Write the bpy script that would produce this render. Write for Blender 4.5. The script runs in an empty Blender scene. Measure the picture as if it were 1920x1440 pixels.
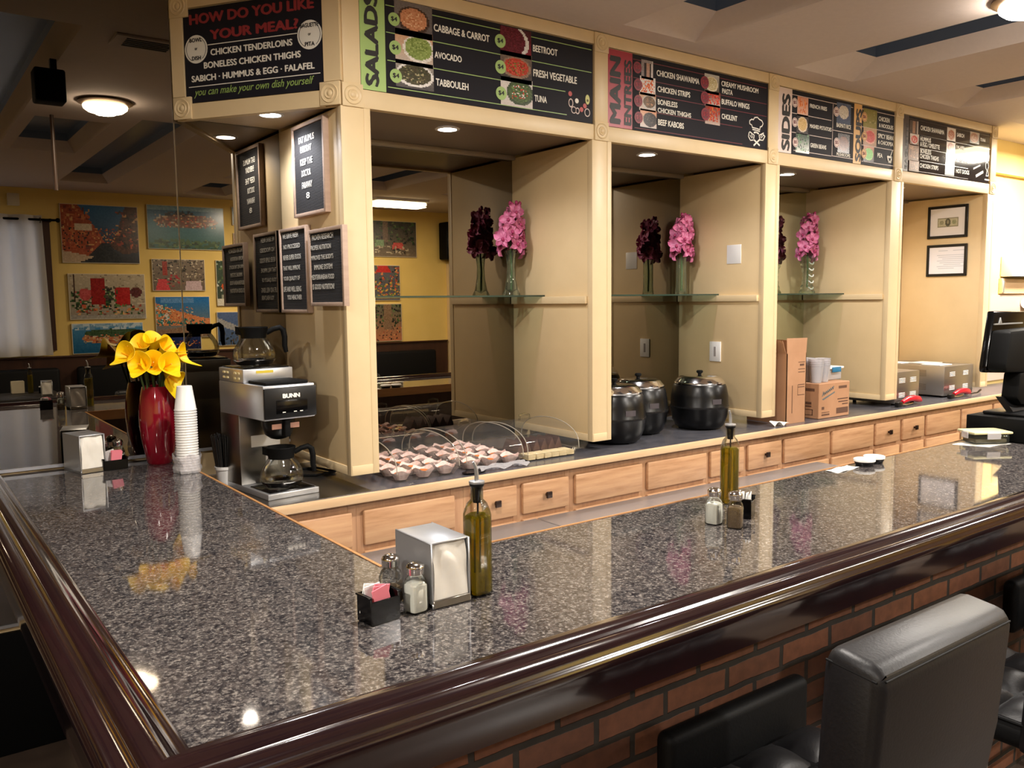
import bpy, bmesh, math, random
from mathutils import Vector, Matrix, Euler
random.seed(7)
SC = bpy.context.scene
COL = SC.collection
W, H, F = 1920.0, 1440.0, 1595.0

# ---------------------------------------------------------------- camera
def cam_axes(yaw, pitch, roll):
    cy, sy, cp, sp = math.cos(yaw), math.sin(yaw), math.cos(pitch), math.sin(pitch)
    f = Vector((sy*cp, cy*cp, -sp)); r = Vector((cy, -sy, 0)); d = f.cross(r)
    cr, sr = math.cos(roll), math.sin(roll)
    return cr*r + sr*d, -sr*r + cr*d, f
CR, CD, CF = cam_axes(0.6322, 0.0976, 0.0108)
CC = Vector((0, 0, 1.6956))
cd = bpy.data.cameras.new('camera'); co = bpy.data.objects.new('camera', cd); COL.objects.link(co)
cd.sensor_width = 36; cd.lens = F/W*36; cd.clip_start = 0.02; cd.clip_end = 60
m = Matrix.Identity(4)
for i in range(3):
    m[i][0] = CR[i]; m[i][1] = -CD[i]; m[i][2] = -CF[i]; m[i][3] = CC[i]
co.matrix_world = m
SC.camera = co
SC.view_settings.view_transform = 'Standard'
SC.view_settings.look = 'None'
SC.view_settings.exposure = -0.08
SC.view_settings.gamma = 1.0
SC.view_settings.use_curve_mapping = False
wd = bpy.data.worlds.new('world'); SC.world = wd; wd.use_nodes = True
wd.node_tree.nodes['Background'].inputs[0].default_value = (0.5, 0.55, 0.65, 1)
wd.node_tree.nodes['Background'].inputs[1].default_value = 0.3
SC.cycles.caustics_reflective = False
SC.cycles.caustics_refractive = False
SC.cycles.sample_clamp_indirect = 6.0

WARM = (1.0, 0.94, 0.87); NEUT = (1.0, 0.92, 0.82); COOL = (0.93, 0.94, 1.0)
LAMP_W, DOWN_W, TUBE_W, KIT_W = 52.0, 24.0, 60.0, 105.0

# measured points of the photograph on real planes of the room
def ray(u, v): return CR*((u-W/2)/F) + CD*((v-H/2)/F) + CF
def onx(u, v, x): r = ray(u, v); return CC + r*((x-CC.x)/r.x)
def ony(u, v, y): r = ray(u, v); return CC + r*((y-CC.y)/r.y)
def onz(u, v, z): r = ray(u, v); return CC + r*((z-CC.z)/r.z)

# ---------------------------------------------------------------- materials
def s2l(c): return tuple(((x/12.92) if x <= 0.04045 else ((x+0.055)/1.055)**2.4) for x in c)
def rgb(r, g, b): return s2l((r/255, g/255, b/255))
MATS = {}
def mat(name, c, rough=0.5, metal=0.0, **k):
    if name in MATS: return MATS[name]
    M = bpy.data.materials.new(name); M.use_nodes = True
    b = M.node_tree.nodes['Principled BSDF']
    b.inputs['Base Color'].default_value = (*c, 1)
    b.inputs['Roughness'].default_value = rough
    b.inputs['Metallic'].default_value = metal
    for kk, v in k.items():
        nm = {'coat': 'Coat Weight', 'coatr': 'Coat Roughness', 'trans': 'Transmission Weight', 'ior': 'IOR', 'spec': 'Specular IOR Level',
              'emis': 'Emission Strength', 'alpha': 'Alpha', 'sss': 'Subsurface Weight', 'sheen': 'Sheen Weight'}.get(kk)
        if nm: b.inputs[nm].default_value = v
    if 'emisc' in k: b.inputs['Emission Color'].default_value = (*k['emisc'], 1)
    MATS[name] = M
    return M
def nd(M, t, **k):
    n = M.node_tree.nodes.new(t)
    for a, v in k.items(): setattr(n, a, v)
    return n
def lk(M, a, b): M.node_tree.links.new(a, b)
def ramp(M, stops, interp='LINEAR'):
    r = nd(M, 'ShaderNodeValToRGB'); r.color_ramp.interpolation = interp
    e = r.color_ramp.elements
    while len(e) < len(stops): e.new(0.5)
    for x, (p, c) in zip(e, stops): x.position = p; x.color = (*c, 1)
    return r
def coords(M, scale=(1, 1, 1), kind='Object', rot=(0, 0, 0)):
    tc = nd(M, 'ShaderNodeTexCoord'); mp = nd(M, 'ShaderNodeMapping')
    mp.inputs['Scale'].default_value = scale; mp.inputs['Rotation'].default_value = rot
    lk(M, tc.outputs[kind], mp.inputs['Vector']); return mp.outputs[0]
def noise(M, vec, scale, detail=4, rough=0.55):
    n = nd(M, 'ShaderNodeTexNoise'); n.inputs['Scale'].default_value = scale
    n.inputs['Detail'].default_value = detail; n.inputs['Roughness'].default_value = rough
    lk(M, vec, n.inputs['Vector']); return n
def bump(M, h, s=0.2, d=0.01):
    b = nd(M, 'ShaderNodeBump'); b.inputs['Strength'].default_value = s; b.inputs['Distance'].default_value = d
    lk(M, h, b.inputs['Height']); lk(M, b.outputs[0], M.node_tree.nodes['Principled BSDF'].inputs['Normal'])
def bcol(M, out): lk(M, out, M.node_tree.nodes['Principled BSDF'].inputs['Base Color'])
def noisy(name, c1, c2, scale, rough=0.5, bs=0.0, sc=(1, 1, 1), **k):
    if name in MATS: return MATS[name]
    M = mat(name, c1, rough, **k); v = coords(M, sc); n = noise(M, v, scale)
    r = ramp(M, [(0.3, c1), (0.7, c2)]); lk(M, n.outputs[0], r.inputs[0]); bcol(M, r.outputs[0])
    if bs: bump(M, n.outputs[0], bs, 0.004)
    return M

CREAM = noisy('cream_paint', rgb(218, 194, 152), rgb(223, 199, 157), 9, 0.42)
CREAMD = noisy('cream_panel', rgb(216, 190, 145), rgb(222, 196, 151), 6, 0.5)
CEIL = noisy('ceiling_paint', rgb(228, 215, 209), rgb(232, 219, 213), 40, 0.9)
YELL = noisy('yellow_paint', rgb(232, 200, 112), rgb(238, 206, 120), 5, 0.7)
KYELL = noisy('kitchen_paint', rgb(240, 214, 140), rgb(244, 218, 146), 5, 0.6)
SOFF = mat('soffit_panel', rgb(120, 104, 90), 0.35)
WAIN = noisy('dark_wainscot', rgb(58, 34, 24), rgb(72, 44, 30), 3, 0.4, sc=(8, 8, 0.6))
FLOORM = noisy('floor_tile', rgb(66, 54, 46), rgb(80, 66, 56), 6, 0.35)
DARKB = mat('dark_base', rgb(28, 24, 22), 0.5)
WHITE = mat('white_plastic', rgb(236, 234, 230), 0.35)
PAPER = noisy('paper', rgb(240, 236, 226), rgb(232, 226, 214), 20, 0.8)
IVORY = mat('ivory_plastic', rgb(222, 210, 180), 0.4)
BLACK = mat('black_plastic', rgb(14, 14, 15), 0.35, spec=0.35)
BLKM = mat('black_matte', rgb(9, 9, 9), 0.6, spec=0.12)
BLKG = mat('black_gloss', rgb(7, 7, 8), 0.16, spec=0.3)
CHROME = mat('chrome', (0.8, 0.78, 0.75), 0.12, 1.0)
LETW = mat('letter_white', rgb(240, 236, 226), 0.5)
LETB = mat('letter_black', rgb(30, 28, 30), 0.5)
LETR = mat('letter_red', rgb(150, 48, 52), 0.5)
LETG = mat('letter_green', rgb(150, 178, 96), 0.5)
LETD = mat('letter_maroon', rgb(110, 34, 48), 0.5)
SIGNB = mat('sign_black', rgb(34, 33, 40), 0.5, spec=0.12)
SIGNL = mat('laminated_black', rgb(40, 37, 40), 0.07, spec=0.25)
SIGNG = mat('sign_green', rgb(164, 196, 118), 0.4)
SIGNR = mat('sign_red', rgb(168, 38, 56), 0.4)
SIGNW = mat('sign_blush', rgb(226, 206, 198), 0.4)
SIGNO = mat('sign_orange', rgb(226, 176, 104), 0.4)
SIGND = mat('sign_brown', rgb(70, 58, 54), 0.3)
FRAMEP = noisy('pale_wood_frame', rgb(176, 150, 132), rgb(190, 164, 146), 8, 0.55, sc=(1, 6, 6))
LAM = noisy('slate_laminate', rgb(74, 74, 80), rgb(92, 91, 96), 14, 0.22, spec=0.6)
RED = mat('red_lacquer', rgb(126, 12, 32), 0.08, coat=1.0, coatr=0.03)
LIDM = mat('red_handle', rgb(196, 24, 44), 0.25)
OIL = mat('olive_oil', rgb(186, 160, 10), 0.05, trans=0.75, ior=1.45)
SALT = noisy('salt', rgb(250, 247, 238), rgb(244, 240, 230), 300, 0.8)
PEPPER = noisy('ground_pepper', rgb(128, 104, 78), rgb(96, 78, 58), 400, 0.9)
PINK = mat('pink_paper', rgb(232, 128, 142), 0.7)
CARD = noisy('cardboard', rgb(168, 124, 90), rgb(176, 132, 98), 10, 0.8)
CARDP = mat('card_print', rgb(92, 62, 44), 0.8)
CARDBL = mat('card_print_grey', rgb(92, 100, 100), 0.8)
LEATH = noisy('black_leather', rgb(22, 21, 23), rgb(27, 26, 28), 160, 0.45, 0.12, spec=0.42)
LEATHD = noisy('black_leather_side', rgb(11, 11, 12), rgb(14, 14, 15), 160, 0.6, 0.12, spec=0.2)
CURT = noisy('curtain_cloth', rgb(240, 236, 228), rgb(244, 240, 232), 3, 0.85, trans=0.0)
_nt = CURT.node_tree; _p = _nt.nodes['Principled BSDF']; _t = nd(CURT, 'ShaderNodeBsdfTranslucent'); _t.inputs[0].default_value = (0.85, 0.84, 0.82, 1); _m = nd(CURT, 'ShaderNodeMixShader'); _m.inputs[0].default_value = 0.45
lk(CURT, _p.outputs[0], _m.inputs[1]); lk(CURT, _t.outputs[0], _m.inputs[2]); lk(CURT, _m.outputs[0], _nt.nodes['Material Output'].inputs[0])
YFLOW = mat('yellow_petal', rgb(255, 214, 14), 0.5)
YSPAD = mat('yellow_spadix', rgb(244, 170, 12), 0.5)
STEM = mat('green_stem', rgb(66, 88, 40), 0.5)
OPET = noisy('orchid_petal', rgb(178, 82, 120), rgb(208, 122, 156), 30, 0.5)
OCEN = mat('orchid_lip', rgb(150, 40, 84), 0.5)
def thin_glass(name, tint, refl=1.0, rough=0.01, haze=0.0, hazec=(0.8, 0.8, 0.8)):
    M = bpy.data.materials.new(name); M.use_nodes = True; nt = M.node_tree; nt.nodes.clear()
    out = nt.nodes.new('ShaderNodeOutputMaterial'); tr = nt.nodes.new('ShaderNodeBsdfTransparent'); gl = nt.nodes.new('ShaderNodeBsdfGlossy')
    lw = nt.nodes.new('ShaderNodeLayerWeight'); lw.inputs['Blend'].default_value = 0.25; mx = nt.nodes.new('ShaderNodeMixShader')
    ml = nt.nodes.new('ShaderNodeMath'); ml.operation = 'MULTIPLY_ADD'; ml.inputs[1].default_value = 0.75*refl; ml.inputs[2].default_value = 0.05*refl
    lk(M, lw.outputs['Fresnel'], ml.inputs[0]); lk(M, ml.outputs[0], mx.inputs[0])
    tr.inputs[0].default_value = (*tint, 1); gl.inputs['Roughness'].default_value = rough
    src = tr
    if haze:
        df = nt.nodes.new('ShaderNodeBsdfDiffuse'); df.inputs[0].default_value = (*hazec, 1); hm = nt.nodes.new('ShaderNodeMixShader'); hm.inputs[0].default_value = haze
        lk(M, tr.outputs[0], hm.inputs[1]); lk(M, df.outputs[0], hm.inputs[2]); src = hm
    lk(M, src.outputs[0], mx.inputs[1]); lk(M, gl.outputs[0], mx.inputs[2]); lk(M, mx.outputs[0], out.inputs[0])
    return M
PLASTIC = thin_glass('clear_plastic', (0.96, 0.955, 0.94), 0.38, 0.04, 0.02)
GLASS = thin_glass('clear_glass', (0.93, 0.95, 0.93), 1.0)
GLASSG = thin_glass('shelf_glass', (0.72, 0.84, 0.78), 1.0)
GLASSV = thin_glass('vase_glass', (0.88, 0.94, 0.89), 0.8, 0.02, 0.015, (0.7, 0.8, 0.72))
MUFF = mat('muffin_top', rgb(214, 120, 48), 0.7)
LINER = mat('muffin_liner', rgb(238, 212, 206), 0.7)
CHOC = noisy('chocolate_cake', rgb(58, 32, 24), rgb(76, 44, 32), 40, 0.7)
CREAMC = noisy('cream_cake', rgb(226, 204, 156), rgb(238, 220, 180), 40, 0.8)
FILM = thin_glass('plastic_film', (0.9, 0.88, 0.9), 0.8, 0.2, 0.34, (0.88, 0.86, 0.88))
STRAW = mat('black_straw', rgb(16, 16, 16), 0.4)
PICW = mat('canvas_edge', rgb(226, 216, 190), 0.7)

STEEL = mat('brushed_steel', (0.52, 0.53, 0.55), 0.3, 0.75)
_v = coords(STEEL, (2, 60, 60)); _n = noise(STEEL, _v, 12, 3)
_mr = nd(STEEL, 'ShaderNodeMapRange'); _mr.inputs[3].default_value = 0.26; _mr.inputs[4].default_value = 0.42
lk(STEEL, _n.outputs[0], _mr.inputs[0]); lk(STEEL, _mr.outputs[0], STEEL.node_tree.nodes['Principled BSDF'].inputs['Roughness'])
STEELD = mat('dark_steel', (0.30, 0.28, 0.25), 0.3, 1.0)

def wood(name, c1, c2, c3, sc=(1.2, 14, 14), rough=0.38):
    M = mat(name, c1, rough); v = coords(M, sc); n = noise(M, v, 3.2, 8, 0.62)
    r = ramp(M, [(0.3, c1), (0.5, c2), (0.72, c3)]); lk(M, n.outputs[0], r.inputs[0]); bcol(M, r.outputs[0]); return M
OAK = wood('oak_drawer', rgb(166, 122, 86), rgb(190, 146, 108), rgb(202, 160, 120))
OAKV = wood('oak_frame', rgb(172, 128, 94), rgb(188, 144, 108), rgb(198, 156, 118), (12, 12, 1.2))
OAKE = wood('oak_edge', rgb(206, 170, 130), rgb(216, 182, 142), rgb(222, 190, 150))
OAKT = wood('oak_trim', rgb(150, 104, 60), rgb(168, 120, 72), rgb(178, 130, 80))
MAHO = wood('mahogany_rail', rgb(29, 15, 17), rgb(32, 17, 18), rgb(36, 18, 20), (3, 3, 3), 0.15)
MAHO.node_tree.nodes['Principled BSDF'].inputs['Coat Weight'].default_value = 1.0
MAHO.node_tree.nodes['Principled BSDF'].inputs['Coat Roughness'].default_value = 0.09

# speckled granite tile with hairline joints
GRAN = mat('granite', (0.1, 0.09, 0.08), 0.05, spec=0.75)
v = coords(GRAN); n1 = noise(GRAN, v, 165, 3, 0.62); n2 = noise(GRAN, v, 80, 4, 0.6); n3 = noise(GRAN, v, 7, 2)
r1 = ramp(GRAN, [(0.38, rgb(26, 25, 28)), (0.49, rgb(58, 55, 56)), (0.58, rgb(102, 97, 93)), (0.68, rgb(164, 156, 147))])
r2 = ramp(GRAN, [(0.42, rgb(34, 32, 36)), (0.62, rgb(104, 96, 92))])
lk(GRAN, n1.outputs[0], r1.inputs[0]); lk(GRAN, n2.outputs[0], r2.inputs[0])
mx = nd(GRAN, 'ShaderNodeMix', data_type='RGBA'); mx.inputs[0].default_value = 0.42
lk(GRAN, r1.outputs[0], mx.inputs[6]); lk(GRAN, r2.outputs[0], mx.inputs[7])
bk = nd(GRAN, 'ShaderNodeTexBrick'); bk.offset = 0.0
bk.inputs['Scale'].default_value = 1.0; bk.inputs['Mortar Size'].default_value = 0.0012; bk.inputs['Mortar Smooth'].default_value = 0.0
bk.inputs['Brick Width'].default_value = 0.61; bk.inputs['Row Height'].default_value = 0.61
bk.inputs['Color1'].default_value = bk.inputs['Color2'].default_value = (1, 1, 1, 1); bk.inputs['Mortar'].default_value = (0.35, 0.35, 0.35, 1)
v2 = coords(GRAN); v2.node.inputs['Location'].default_value = (-0.305, 0.07, 0); lk(GRAN, v2, bk.inputs['Vector'])
mm = nd(GRAN, 'ShaderNodeMix', data_type='RGBA', blend_type='MULTIPLY'); mm.inputs[0].default_value = 1.0
lk(GRAN, mx.outputs[2], mm.inputs[6]); lk(GRAN, bk.outputs['Color'], mm.inputs[7]); bcol(GRAN, mm.outputs[2])

# brick of the bar front
BRICK = mat('brick', (0.2, 0.1, 0.05), 0.7)
def brick_mat(name, rot):
    M = mat(name, (0.2, 0.1, 0.05), 0.65)
    v = coords(M, (1, 1, 1), 'Object', rot)
    b = nd(M, 'ShaderNodeTexBrick'); b.inputs['Scale'].default_value = 1.0
    b.inputs['Brick Width'].default_value = 0.213; b.inputs['Row Height'].default_value = 0.067
    b.inputs['Mortar Size'].default_value = 0.0085; b.inputs['Mortar Smooth'].default_value = 0.2; b.inputs['Bias'].default_value = -0.2
    b.inputs['Color1'].default_value = (*rgb(122, 76, 52), 1); b.inputs['Color2'].default_value = (*rgb(88, 56, 42), 1)
    b.inputs['Mortar'].default_value = (*rgb(50, 44, 38), 1)
    wn = noise(M, v, 9, 3); ws = nd(M, 'ShaderNodeVectorMath', operation='MULTIPLY_ADD'); ws.inputs[1].default_value = (0.012, 0.012, 0.012); lk(M, wn.outputs['Color'], ws.inputs[0]); lk(M, v, ws.inputs[2])
    lk(M, ws.outputs[0], b.inputs['Vector'])
    n = noise(M, v, 30, 4); r = ramp(M, [(0.3, (0.6, 0.6, 0.6)), (0.7, (1.1, 1.1, 1.1))]); lk(M, n.outputs[0], r.inputs[0])
    x = nd(M, 'ShaderNodeMix', data_type='RGBA', blend_type='MULTIPLY'); x.inputs[0].default_value = 0.8
    lk(M, b.outputs['Color'], x.inputs[6]); lk(M, r.outputs[0], x.inputs[7]); bcol(M, x.outputs[2])
    inv = nd(M, 'ShaderNodeMath', operation='SUBTRACT'); inv.inputs[0].default_value = 1.0
    lk(M, b.outputs['Fac'], inv.inputs[1]); bump(M, inv.outputs[0], 0.7, 0.006); return M
BRICKX = brick_mat('brick_front', (math.pi/2, 0, 0))
BRICKY = brick_mat('brick_end', (math.pi/2, 0, math.pi/2))

def mirror_mat(name, c, rough=0.004):
    M = mat(name, c, rough, 1.0, spec=0.5); return M
MIRS = mirror_mat('smoked_mirror', (0.25, 0.22, 0.175))
MIRC = mirror_mat('clear_mirror', (0.80, 0.82, 0.68))

# printed picture: colours come from the faces
PRINT = mat('printed_picture', (0.5, 0.5, 0.5), 0.25)
_a = nd(PRINT, 'ShaderNodeVertexColor'); _a.layer_name = 'Col'; bcol(PRINT, _a.outputs[0])

FELT = mat('grooved_felt', rgb(30, 29, 31), 0.85)
_v = coords(FELT); _w = nd(FELT, 'ShaderNodeTexWave', wave_type='BANDS', bands_direction='Z'); _w.inputs['Scale'].default_value = 55.0
lk(FELT, _v, _w.inputs['Vector']); bump(FELT, _w.outputs[0], 0.4, 0.002)

def emit(name, c, s):
    M = mat(name, c, 0.4, emis=s, emisc=c); return M
E_DOWN = emit('downlight_lens', (1.0, 0.95, 0.95), 40)
E_LAMP = emit('lamp_glass', (1.0, 0.88, 0.74), 62)
E_TUBE = emit('tube_light', (1.0, 0.88, 0.62), 14)

# ---------------------------------------------------------------- mesh helpers
class MB:
    def __init__(s): s.bm = bmesh.new()
    def _add(s, t, M=None):
        if M is not None: bmesh.ops.transform(t, matrix=M, verts=t.verts)
        me = bpy.data.meshes.new('t'); t.to_mesh(me); t.free(); s.bm.from_mesh(me); bpy.data.meshes.remove(me); return s
    def box(s, x0, y0, z0, x1, y1, z1, bev=0.0, seg=2, M=None):
        t = bmesh.new(); bmesh.ops.create_cube(t, size=1)
        bmesh.ops.scale(t, vec=(x1-x0, y1-y0, z1-z0), verts=t.verts)
        bmesh.ops.translate(t, vec=((x0+x1)/2, (y0+y1)/2, (z0+z1)/2), verts=t.verts)
        if bev: bmesh.ops.bevel(t, geom=t.edges[:], offset=bev, segments=seg, profile=0.5, affect='EDGES')
        return s._add(t, M)
    def lathe(s, prof, c=(0, 0, 0), n=24, M=None, sq=0.0, close=False):
        t = bmesh.new(); rings = []
        for r, z in prof:
            if r < 1e-5: rings.append([t.verts.new((c[0], c[1], c[2]+z))]); continue
            ring = []
            for i in range(n):
                a = 2*math.pi*i/n; k = 1.0
                if sq: k = 1/(abs(math.cos(a))**sq+abs(math.sin(a))**sq)**(1/sq)
                ring.append(t.verts.new((c[0]+r*k*math.cos(a), c[1]+r*k*math.sin(a), c[2]+z)))
            rings.append(ring)
        for A, B in zip(rings, rings[1:]):
            if len(A) == 1 and len(B) == 1: continue
            for i in range(n):
                j = (i+1) % n
                if len(A) == 1: t.faces.new((A[0], B[j], B[i]))
                elif len(B) == 1: t.faces.new((A[i], A[j], B[0]))
                else: t.faces.new((A[i], A[j], B[j], B[i]))
        bmesh.ops.recalc_face_normals(t, faces=t.faces[:])
        return s._add(t, M)
    def tube(s, pts, r, n=8, M=None, cap=True):
        t = bmesh.new(); pts = [Vector(p) for p in pts]; rr = r if isinstance(r, (list, tuple)) else [r]*len(pts)
        rings = []; prev = None
        for i, p in enumerate(pts):
            d = (pts[min(i+1, len(pts)-1)]-pts[max(i-1, 0)]).normalized()
            if prev is None: u = d.orthogonal().normalized()
            else: u = (prev-d*prev.dot(d)).normalized()
            prev = u; w = d.cross(u)
            rings.append([t.verts.new(p+(u*math.cos(2*math.pi*k/n)+w*math.sin(2*math.pi*k/n))*rr[i]) for k in range(n)])
        for A, B in zip(rings, rings[1:]):
            for i in range(n): t.faces.new((A[i], A[(i+1) % n], B[(i+1) % n], B[i]))
        if cap: t.faces.new(rings[0][::-1]); t.faces.new(rings[-1])
        bmesh.ops.recalc_face_normals(t, faces=t.faces[:])
        return s._add(t, M)
    def prism(s, pts, vec, bev=0.0, M=None):
        "polygon of 3-D points pushed along vec"
        t = bmesh.new(); vec = Vector(vec)
        a = [t.verts.new(Vector(p)) for p in pts]; b = [t.verts.new(Vector(p)+vec) for p in pts]; n = len(a)
        t.faces.new(a); t.faces.new(b[::-1])
        for i in range(n): t.faces.new((a[i], b[i], b[(i+1) % n], a[(i+1) % n]))
        bmesh.ops.recalc_face_normals(t, faces=t.faces[:])
        if bev: bmesh.ops.bevel(t, geom=t.edges[:], offset=bev, segments=2, profile=0.5, affect='EDGES')
        return s._add(t, M)
    def face(s, pts):
        t = bmesh.new(); t.faces.new([t.verts.new(Vector(p)) for p in pts]); return s._add(t)
    def surf(s, fn, nu, nv, M=None, thick=0.0):
        t = bmesh.new(); g = [[t.verts.new(Vector(fn(i/nu, j/nv))) for j in range(nv+1)] for i in range(nu+1)]
        for i in range(nu):
            for j in range(nv): t.faces.new((g[i][j], g[i+1][j], g[i+1][j+1], g[i][j+1]))
        if thick:
            bmesh.ops.recalc_face_normals(t, faces=t.faces[:])
            bmesh.ops.solidify(t, geom=t.faces[:], thickness=thick)
        return s._add(t, M)
    def ball(s, c, r, sc=(1, 1, 1), n=12):
        t = bmesh.new(); bmesh.ops.create_uvsphere(t, u_segments=n, v_segments=max(6, n//2+2), radius=r)
        return s._add(t, Matrix.Translation(c) @ Matrix.Diagonal((*sc, 1)))
    def build(s, name, m, parent=None, smooth=True, ang=40, **tg):
        me = bpy.data.meshes.new(name); s.bm.to_mesh(me); s.bm.free()
        me.materials.append(m)
        if smooth:
            me.polygons.foreach_set('use_smooth', [True]*len(me.polygons)); me.set_sharp_from_angle(angle=math.radians(ang))
        return link(name, me, parent, **tg)
def link(name, me, parent=None, **tg):
    o = bpy.data.objects.new(name, me); COL.objects.link(o)
    if parent is not None:
        o.parent = parent
        o.matrix_parent_inverse = wmat(parent).inverted()
    for k, val in tg.items(): o[k] = val
    return o
def wmat(o):
    m = Matrix.Translation(o.location) @ o.rotation_euler.to_matrix().to_4x4()
    return m if o.parent is None else wmat(o.parent) @ o.matrix_parent_inverse @ m
def thing(name, label, cat, loc=(0, 0, 0), group=None, rz=0.0):
    o = bpy.data.objects.new(name, None); COL.objects.link(o); o.location = loc; o.rotation_euler = (0, 0, rz)
    o.empty_display_size = 0.05; o['label'] = label; o['category'] = cat
    if group: o['group'] = group
    return o
def tag(o, label, cat, group=None):
    o['label'] = label; o['category'] = cat
    if group: o['group'] = group
    return o
KIDS = {}
def copy_tree(o, parent=None):
    c = o.copy(); COL.objects.link(c)
    if parent is not None:
        mpi = o.matrix_parent_inverse.copy(); c.parent = parent; c.matrix_parent_inverse = mpi
    for ch in [x for x in bpy.data.objects if x.parent == o]: copy_tree(ch, c)
    return c
def dup(o, loc, label, rz=None, group=None):
    c = copy_tree(o); c.location = loc; c['label'] = label
    if rz is not None: c.rotation_euler = (0, 0, rz)
    if group: c['group'] = group
    return c
def struct(o): o['kind'] = 'structure'; return o
def light(name, typ, loc, power, color, parent=None, **k):
    l = bpy.data.lights.new(name, typ); l.energy = power; l.color = color
    for a, v in k.items(): setattr(l, a, v)
    o = bpy.data.objects.new(name, l); COL.objects.link(o); o.location = loc
    if parent is not None: o.parent = parent; o.matrix_parent_inverse = wmat(parent).inverted()
    return o

# lettering: fitted to a width and height on a plane given by origin and two directions
def text_mesh(s, shear=0.0):
    c = bpy.data.curves.new('t', 'FONT'); c.body = s; c.size = 1.0; c.shear = shear
    c.resolution_u = 3; c.extrude = 0.0
    o = bpy.data.objects.new('t', c); COL.objects.link(o)
    dg = bpy.context.evaluated_depsgraph_get(); dg.update()
    me = bpy.data.meshes.new_from_object(o.evaluated_get(dg))
    bpy.data.objects.remove(o); bpy.data.curves.remove(c); return me
def text(parent, s, P, U, V, w, h, m, bold=0.012, shear=0.0, lift=0.0012, name='lettering'):
    me = text_mesh(s, shear)
    if bold:
        b = bmesh.new(); b.from_mesh(me); k = bold*1.1
        for i, (dx, dy) in enumerate(((-k, 0), (k, 0), (-k*.5, k*.7), (k*.5, -k*.7))):
            t = bmesh.new(); t.from_mesh(me); bmesh.ops.translate(t, vec=(dx, dy, i+1.0), verts=t.verts); m2 = bpy.data.meshes.new('t'); t.to_mesh(m2); t.free(); b.from_mesh(m2); bpy.data.meshes.remove(m2)
        b.to_mesh(me); b.free()
    xs = [v.co.x for v in me.vertices]; ys = [v.co.y for v in me.vertices]
    x0, x1, y0, y1 = min(xs), max(xs), min(ys), max(ys)
    U = Vector(U).normalized(); V = Vector(V).normalized(); N = U.cross(V).normalized(); P = Vector(P)
    for v in me.vertices:
        a = (v.co.x-x0)/(x1-x0)*w; b = (v.co.y-y0)/(y1-y0)*h
        v.co = P+U*a+V*b+N*(lift+v.co.z*0.00015)
    me.materials.clear(); me.materials.append(m)
    return link(name, me, parent)

# printed pictures: a fine grid of coloured cells painted shape by shape
def inpoly(u, v, p):
    c = False; j = len(p)-1
    for i in range(len(p)):
        if (p[i][1] > v) != (p[j][1] > v) and u < (p[j][0]-p[i][0])*(v-p[i][1])/(p[j][1]-p[i][1])+p[i][0]: c = not c
        j = i
    return c
def paint(nx, ny, spec, seed=1):
    R = random.Random(seed); g = [[(0, 0, 0)]*nx for _ in range(ny)]
    def put(fn, c, jit=14):
        for j in range(ny):
            for i in range(nx):
                u, v = (i+.5)/nx, (j+.5)/ny
                if fn(u, v):
                    k = c(u, v) if callable(c) else c; d = R.uniform(-jit, jit); g[j][i] = tuple(max(0, min(255, x+d)) for x in k)
    for s in spec:
        if s[0] == 'bg': put(lambda u, v: True, lambda u, v, a=s[1], b=s[2]: tuple(a[i]*(1-v)+b[i]*v for i in range(3)), 6)
        elif s[0] == 'rect': put(lambda u, v, s=s: s[1] <= u <= s[3] and s[2] <= v <= s[4], s[5])
        elif s[0] == 'ell': put(lambda u, v, s=s: ((u-s[1])/s[3])**2+((v-s[2])/s[4])**2 <= 1, s[5])
        elif s[0] == 'poly': put(lambda u, v, s=s: inpoly(u, v, s[1]), s[2])
        elif s[0] == 'spk':
            _, u0, v0, u1, v1, cs, n, sz = s
            for _ in range(n):
                i = int(R.uniform(u0, u1)*nx); j = int(R.uniform(v0, v1)*ny); c = R.choice(cs)
                for a in range(max(1, int(R.uniform(.5, 1)*sz*nx))):
                    for b in range(max(1, int(R.uniform(.5, 1.2)*sz*ny))):
                        if 0 <= i+a < nx and 0 <= j+b < ny: g[j+b][i+a] = c
    return g
def raster(name, parent, P, U, V, g, lift=0.001, keep=None):
    "P lower-left corner, U and V full edge vectors"
    ny, nx = len(g), len(g[0]); U = Vector(U); V = Vector(V); N = U.cross(V).normalized(); P = Vector(P)+N*lift
    vs = [P+U*(i/nx)+V*(j/ny) for j in range(ny+1) for i in range(nx+1)]
    fs = []; cols = []
    for j in range(ny):
        for i in range(nx):
            if keep and not keep((i+.5)/nx, (j+.5)/ny): continue
            a = j*(nx+1)+i; fs.append((a, a+1, a+nx+2, a+nx+1)); cols.append(g[j][i])
    me = bpy.data.meshes.new(name); me.from_pydata(vs, [], fs)
    ca = me.color_attributes.new('Col', 'FLOAT_COLOR', 'CORNER')
    k = 0
    for c in cols:
        l = (*rgb(*c), 1)
        for _ in range(4): ca.data[k].color = l; k += 1
    me.materials.append(PRINT)
    return link(name, me, parent)

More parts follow.
